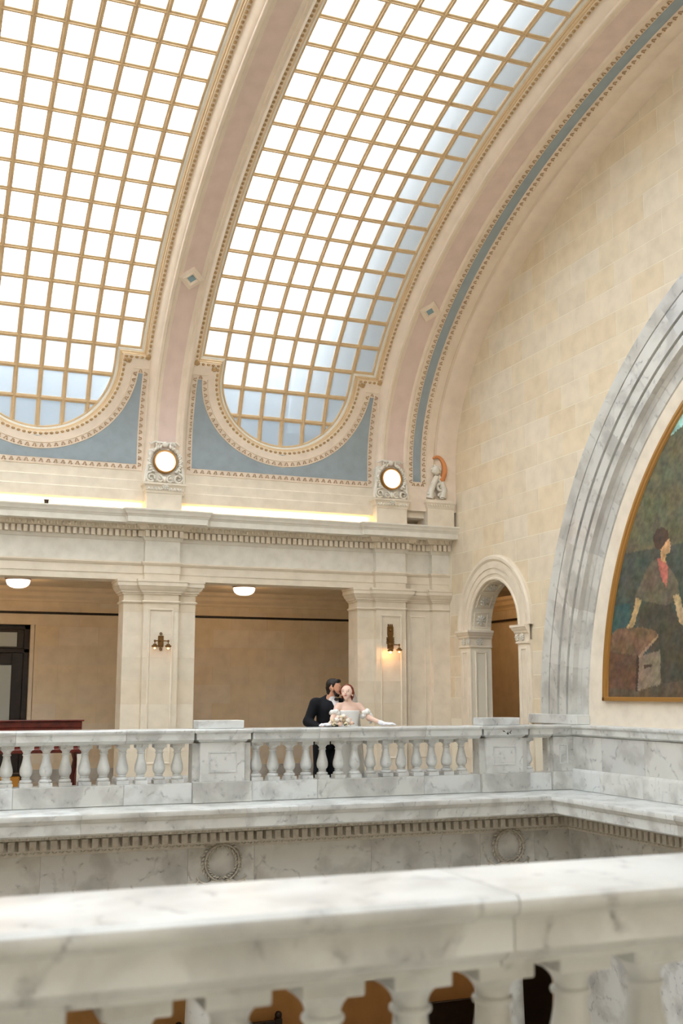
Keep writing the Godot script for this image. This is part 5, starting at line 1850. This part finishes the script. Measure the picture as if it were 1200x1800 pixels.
func couple() -> void:
	# both figures are drawn in life-size metres; the hall is drawn 1.17 times that, as the rail's height shows
	var K := 1.17
	var g := thing("person", "person in a black suit and bow tie kissing the other person's temple", "person", Vector3(6.45, -0.3, -16.90))
	g.scale = Vector3.ONE * K
	var fb := Basis.looking_at(-Vector3(0.8, -0.16, 0.58))
	var skull := Vector3(0.045, 1.66, 0.172)
	var body := []
	limb(body, [Vector3(0, 0.98, 0), Vector3(0, 1.18, 0), Vector3(0, 1.36, 0.0)], [0.13, 0.13, 0.15])
	limb(body, [Vector3(-0.16, 1.455, -0.01), Vector3(0.155, 1.45, 0.02)], [0.06, 0.06])
	limb(body, [Vector3(0.0, 1.46, 0.02), Vector3(0.03, 1.6, 0.065)], [0.06, 0.056])
	for sd in [-1, 1]:
		limb(body, [Vector3(sd * 0.09, 0.95, 0), Vector3(sd * 0.1, 0.52, 0.02), Vector3(sd * 0.1, 0.09, -0.02)], [0.09, 0.062, 0.045])
		limb(body, [Vector3(sd * 0.1, 0.05, -0.03), Vector3(sd * 0.11, 0.035, 0.15)], [0.045, 0.034])
	var armL := [Vector3(-0.19, 1.44, -0.01), Vector3(-0.285, 1.2, 0.0), Vector3(-0.19, 1.13, 0.2)]
	var armR := [Vector3(0.185, 1.43, 0.02), Vector3(0.28, 1.19, 0.03), Vector3(0.25, 1.11, 0.1)]
	limb(body, armL, [0.052, 0.043, 0.03])
	limb(body, armR, [0.052, 0.043, 0.03])
	lean(body)
	var s := blob(body, 0.013, 0.03)
	append_mesh(s, blob(head_prims(skull, fb), 0.005, 0.016))
	var hand := []
	fingers(hand, armL[2] + Vector3(0, 0, 0.02), Vector3(0.75, -0.1, 0.55).normalized(), Vector3(0.55, 0, -0.75).normalized())
	append_mesh(s, blob(hand, 0.004, 0.008))
	obj("body", s, M.skin_m, g)
	var suit := []
	limb(suit, [Vector3(0, 0.92, 0), Vector3(0, 1.15, 0), Vector3(0, 1.36, 0.0)], [0.15, 0.145, 0.165])
	limb(suit, [Vector3(-0.165, 1.44, -0.01), Vector3(0.16, 1.435, 0.02)], [0.08, 0.08])
	limb(suit, armL, [0.078, 0.062, 0.048])
	limb(suit, armR, [0.078, 0.062, 0.048])
	limb(suit, [Vector3(-0.045, 1.47, -0.035), Vector3(-0.005, 1.51, -0.02)], [0.07, 0.06])
	lean(suit)
	obj("jacket", blob(suit, 0.013, 0.035), M.suit, g)
	var tr := []
	for sd in [-1, 1]: limb(tr, [Vector3(sd * 0.08, 0.97, 0), Vector3(sd * 0.1, 0.52, 0.02), Vector3(sd * 0.1, 0.06, -0.01)], [0.12, 0.09, 0.085])
	obj("trousers", blob(tr, 0.016, 0.03), M.suit, g)
	for sd in [-1, 1]:
		s = S()
		ball(s, Vector3(sd * 0.105, 0.045, 0.06), Vector3(0.055, 0.045, 0.14), Basis(), 10, 6)
		obj("shoe", s, M.black, g)
	var sh := []
	limb(sh, [Vector3(0.018, 1.5, 0.035), Vector3(0.026, 1.535, 0.05)], [0.066, 0.06])
	limb(sh, [Vector3(0.06, 1.46, 0.1), Vector3(0.06, 1.34, 0.13)], [0.05, 0.045])
	lean(sh)
	obj("shirt", blob(sh, 0.008, 0.02), M.shirt, g)
	s = S()
	for sd in [-1, 1]: ball(s, Vector3(0.085 + sd * 0.03, 1.5, 0.2 - sd * 0.02), Vector3(0.034, 0.022, 0.014), Basis(Vector3.BACK, sd * 0.12), 8, 5)
	ball(s, Vector3(0.085, 1.5, 0.205), Vector3(0.013, 0.015, 0.014))
	obj("bow_tie", s, M.black, g)
	var hair := []
	hp(hair, skull, fb, Vector3(0, 0.035, -0.038), Vector3(0, 0.042, -0.015), 0.085, 0.079)
	hp(hair, skull, fb, Vector3(-0.03, 0.09, 0.035), Vector3(0.03, 0.092, 0.04), 0.03, 0.03)
	hp(hair, skull, fb, Vector3(0, -0.02, -0.06), Vector3(0, -0.075, -0.055), 0.06, 0.042)
	for sd in [-1, 1]: hp(hair, skull, fb, Vector3(sd * 0.068, 0.045, 0.0), Vector3(sd * 0.074, 0.0, 0.0), 0.02, 0.011)
	obj("hair", blob(hair, 0.006, 0.016), M.hair_m, g)
	hair = []
	for sd in [-1, 1]:
		hp(hair, skull, fb, Vector3(sd * 0.06, -0.045, 0.018), Vector3(sd * 0.04, -0.085, 0.045), 0.01, 0.018)
	hp(hair, skull, fb, Vector3(-0.035, -0.09, 0.05), Vector3(0.035, -0.09, 0.05), 0.024, 0.024)
	hp(hair, skull, fb, Vector3(0, -0.1, 0.066), Vector3(0, -0.088, 0.072), 0.022, 0.018)
	hp(hair, skull, fb, Vector3(-0.02, -0.042, 0.09), Vector3(0.02, -0.042, 0.09), 0.008, 0.008)
	obj("beard", blob(hair, 0.005, 0.012), M.hair_m, g)
	face_bits(g, skull, fb, M.lip, M.hair_m)

	# bride, at the rail, face lifted and turned to the side
	var b := thing("person", "person in a strapless white gown and veil with arms spread on the marble rail", "person", Vector3(6.70, -0.3, -16.57))
	b.scale = Vector3.ONE * K
	fb = Basis.looking_at(-Vector3(-0.56, 0.2, 0.8))
	skull = Vector3(-0.03, 1.59, 0.012)
	body = []
	body.append([Vector3(0, 1.0, -0.02), Vector3(0, 1.15, -0.01), 0.15, 0.1, Vector3(1.05, 1, 0.85)])
	body.append([Vector3(0, 1.15, -0.01), Vector3(0, 1.32, 0.0), 0.1, 0.115, Vector3(1.15, 1, 0.8)])
	limb(body, [Vector3(-0.13, 1.415, -0.015), Vector3(0.13, 1.415, -0.015)], [0.043, 0.043])
	body.append([Vector3(0, 1.37, 0.005), Vector3(0, 1.4, 0.0), 0.1, 0.08, Vector3(1.2, 1, 0.7)])
	limb(body, [Vector3(0, 1.42, -0.01), Vector3(-0.015, 1.53, 0.005)], [0.046, 0.042])
	var hands := []
	var wr := [Vector3(-0.37, 1.178, 0.27), Vector3(0.39, 1.18, 0.27)]
	var fd := []
	var fs := []
	for i in 2:
		var sd: float = [-1.0, 1.0][i]
		fd.append(Vector3(sd * 0.97, -0.05, 0.2).normalized())
		fs.append(Vector3(sd * -0.2, 0, 0.97).normalized())
		limb(body, [Vector3(sd * 0.16, 1.405, -0.01), Vector3(sd * 0.265, 1.25, 0.09), wr[i]], [0.044, 0.035, 0.024])
		limb(body, [Vector3(sd * 0.08, 0.95, 0), Vector3(sd * 0.08, 0.5, 0.01), Vector3(sd * 0.08, 0.08, -0.01)], [0.1, 0.06, 0.04])
		fingers(hands, wr[i], fd[i], fs[i])
	s = blob(body, 0.012, 0.03)
	append_mesh(s, blob(head_prims(skull, fb, 0.92), 0.005, 0.016))
	append_mesh(s, blob(hands, 0.004, 0.008))
	obj("body", s, M.skin_f, b)
	var gown := []
	gown.append([Vector3(0, 1.02, -0.02), Vector3(0, 1.15, -0.01), 0.165, 0.112, Vector3(1.05, 1, 0.9)])
	gown.append([Vector3(0, 1.15, -0.01), Vector3(0, 1.36, 0.003), 0.112, 0.13, Vector3(1.17, 1, 0.84)])
	gown.append([Vector3(0, 1.02, -0.02), Vector3(0.05, 0.05, 0.0), 0.16, 0.24])
	obj("gown", blob(gown, 0.013, 0.03, 1.355, 0.004), M.satin, b)
	for sd in [-1, 1]:
		s = S()
		var c := Vector3(sd * 0.222, 1.3, 0.05)
		var ax := Vector3(sd * 0.55, -0.75, 0.38).normalized()
		var u := ax.cross(Vector3.BACK).normalized()
		var w := ax.cross(u)
		for j in 10:
			var a := TAU * j / 10
			ball(s, c + (u * cos(a) + w * sin(a)) * 0.05 - ax * 0.01 * (j % 3), Vector3(0.038, 0.034, 0.036), Basis(ax, a), 8, 6)
		if sd > 0:
			for j in 3: ball(s, c + Vector3(0.07, -0.02 - 0.03 * j, 0.03), Vector3(0.03, 0.05, 0.02), Basis(Vector3.BACK, 0.4 - 0.4 * j), 8, 6)
		obj("sleeve", s, M.satin, b, "gathered white off-shoulder sleeve")
	for i in 2:
		var glove := []
		var sd: float = [-1.0, 1.0][i]
		glove.append([wr[i], wr[i].lerp(Vector3(sd * 0.265, 1.25, 0.09), 0.22), 0.028, 0.032])
		fingers(glove, wr[i], fd[i], fs[i], 0.003)
		obj("glove", blob(glove, 0.005, 0.008), M.shirt, b, "short white glove")
	hair = []
	hp(hair, skull, fb, Vector3(0, 0.04, -0.04), Vector3(0, 0.045, -0.025), 0.083, 0.08)
	for sd in [-1, 1]:
		hp(hair, skull, fb, Vector3(sd * 0.055, 0.05, 0.01), Vector3(sd * 0.074, 0.0, -0.005), 0.032, 0.024)
		hp(hair, skull, fb, Vector3(sd * 0.074, 0.0, -0.005), Vector3(sd * 0.06, -0.05, -0.04), 0.024, 0.026)
	hp(hair, skull, fb, Vector3(0.02, -0.035, -0.09), Vector3(0.02, -0.055, -0.085), 0.05, 0.046)
	obj("hair", blob(hair, 0.006, 0.016), M.hair_f, b)
	face_bits(b, skull, fb, M.lip, M.hair_f)
	s = S()
	var rows := []
	for i in 15:
		var t := i / 14.0
		var row := PackedVector3Array()
		for j in 13:
			var a := lerpf(-1.0, 2.4, j / 12.0)
			var r := 0.055 + 0.19 * sqrt(t) + 0.014 * sin(a * 9.0) * t
			row.append(Vector3(0.045 + cos(a) * r, 1.62 - 1.5 * t, -0.06 - absf(sin(a)) * r * 0.6))
		rows.append(row)
	var gg := PackedInt32Array()
	gg.resize(12); gg.fill(1)
	skin(s, rows, gg)
	obj("veil", s, M.veil, b, "sheer white veil")
	# bouquet lying on the rail before her
	var q := thing("bouquet", "bouquet of cream and blush roses lying on the marble rail", "bouquet", Vector3(6.43, 1.045, -16.2))
	var spots := []
	for i in 9: spots.append(Vector3(-0.19 + 0.0475 * i, 0.045, 0.05 * (i % 2) - 0.01))
	for i in 7: spots.append(Vector3(-0.14 + 0.046 * i, 0.1, 0.03 * (i % 2) - 0.02))
	for i in 4: spots.append(Vector3(-0.06 + 0.045 * i, 0.15, -0.01))
	for i in 5: spots.append(Vector3(-0.12 + 0.06 * i, 0.06, -0.07))
	for i in spots.size():
		s = S()
		var c: Vector3 = spots[i] + Vector3(rng.randf_range(-0.012, 0.012), rng.randf_range(-0.01, 0.01), rng.randf_range(-0.01, 0.01))
		var r := rng.randf_range(0.034, 0.046)
		var tilt := Basis(Vector3(1, 0, rng.randf_range(-1, 1)).normalized(), rng.randf_range(0.1, 0.9))
		ball(s, c, Vector3(r * 0.6, r * 0.75, r * 0.6), tilt, 8, 6)
		for j in 6:
			var a := TAU * j / 6
			ball(s, c + tilt * Vector3(cos(a) * r * 0.55, -r * 0.1, sin(a) * r * 0.55), Vector3(r * 0.25, r * 0.62, r * 0.5), tilt * Basis(Vector3.UP, -a) * Basis(Vector3.BACK, -0.35), 7, 5)
		obj("rose", s, M.rose[(i * 3) % 4], q)
	s = S()
	for i in 6:
		var a := TAU * i / 6.0 + 0.3
		ball(s, Vector3(cos(a) * 0.17, 0.03, sin(a) * 0.07), Vector3(0.045, 0.008, 0.022), Basis(Vector3.UP, -a) * Basis(Vector3.BACK, 0.4), 7, 4)
	obj("leaves", s, M.leaf, q)

func append_mesh(s: SurfaceTool, other: SurfaceTool) -> void:
	var a: Array = other.commit_to_arrays()
	var v: PackedVector3Array = a[Mesh.ARRAY_VERTEX]
	s.set_smooth_group(2)
	for p in v: s.add_vertex(p)
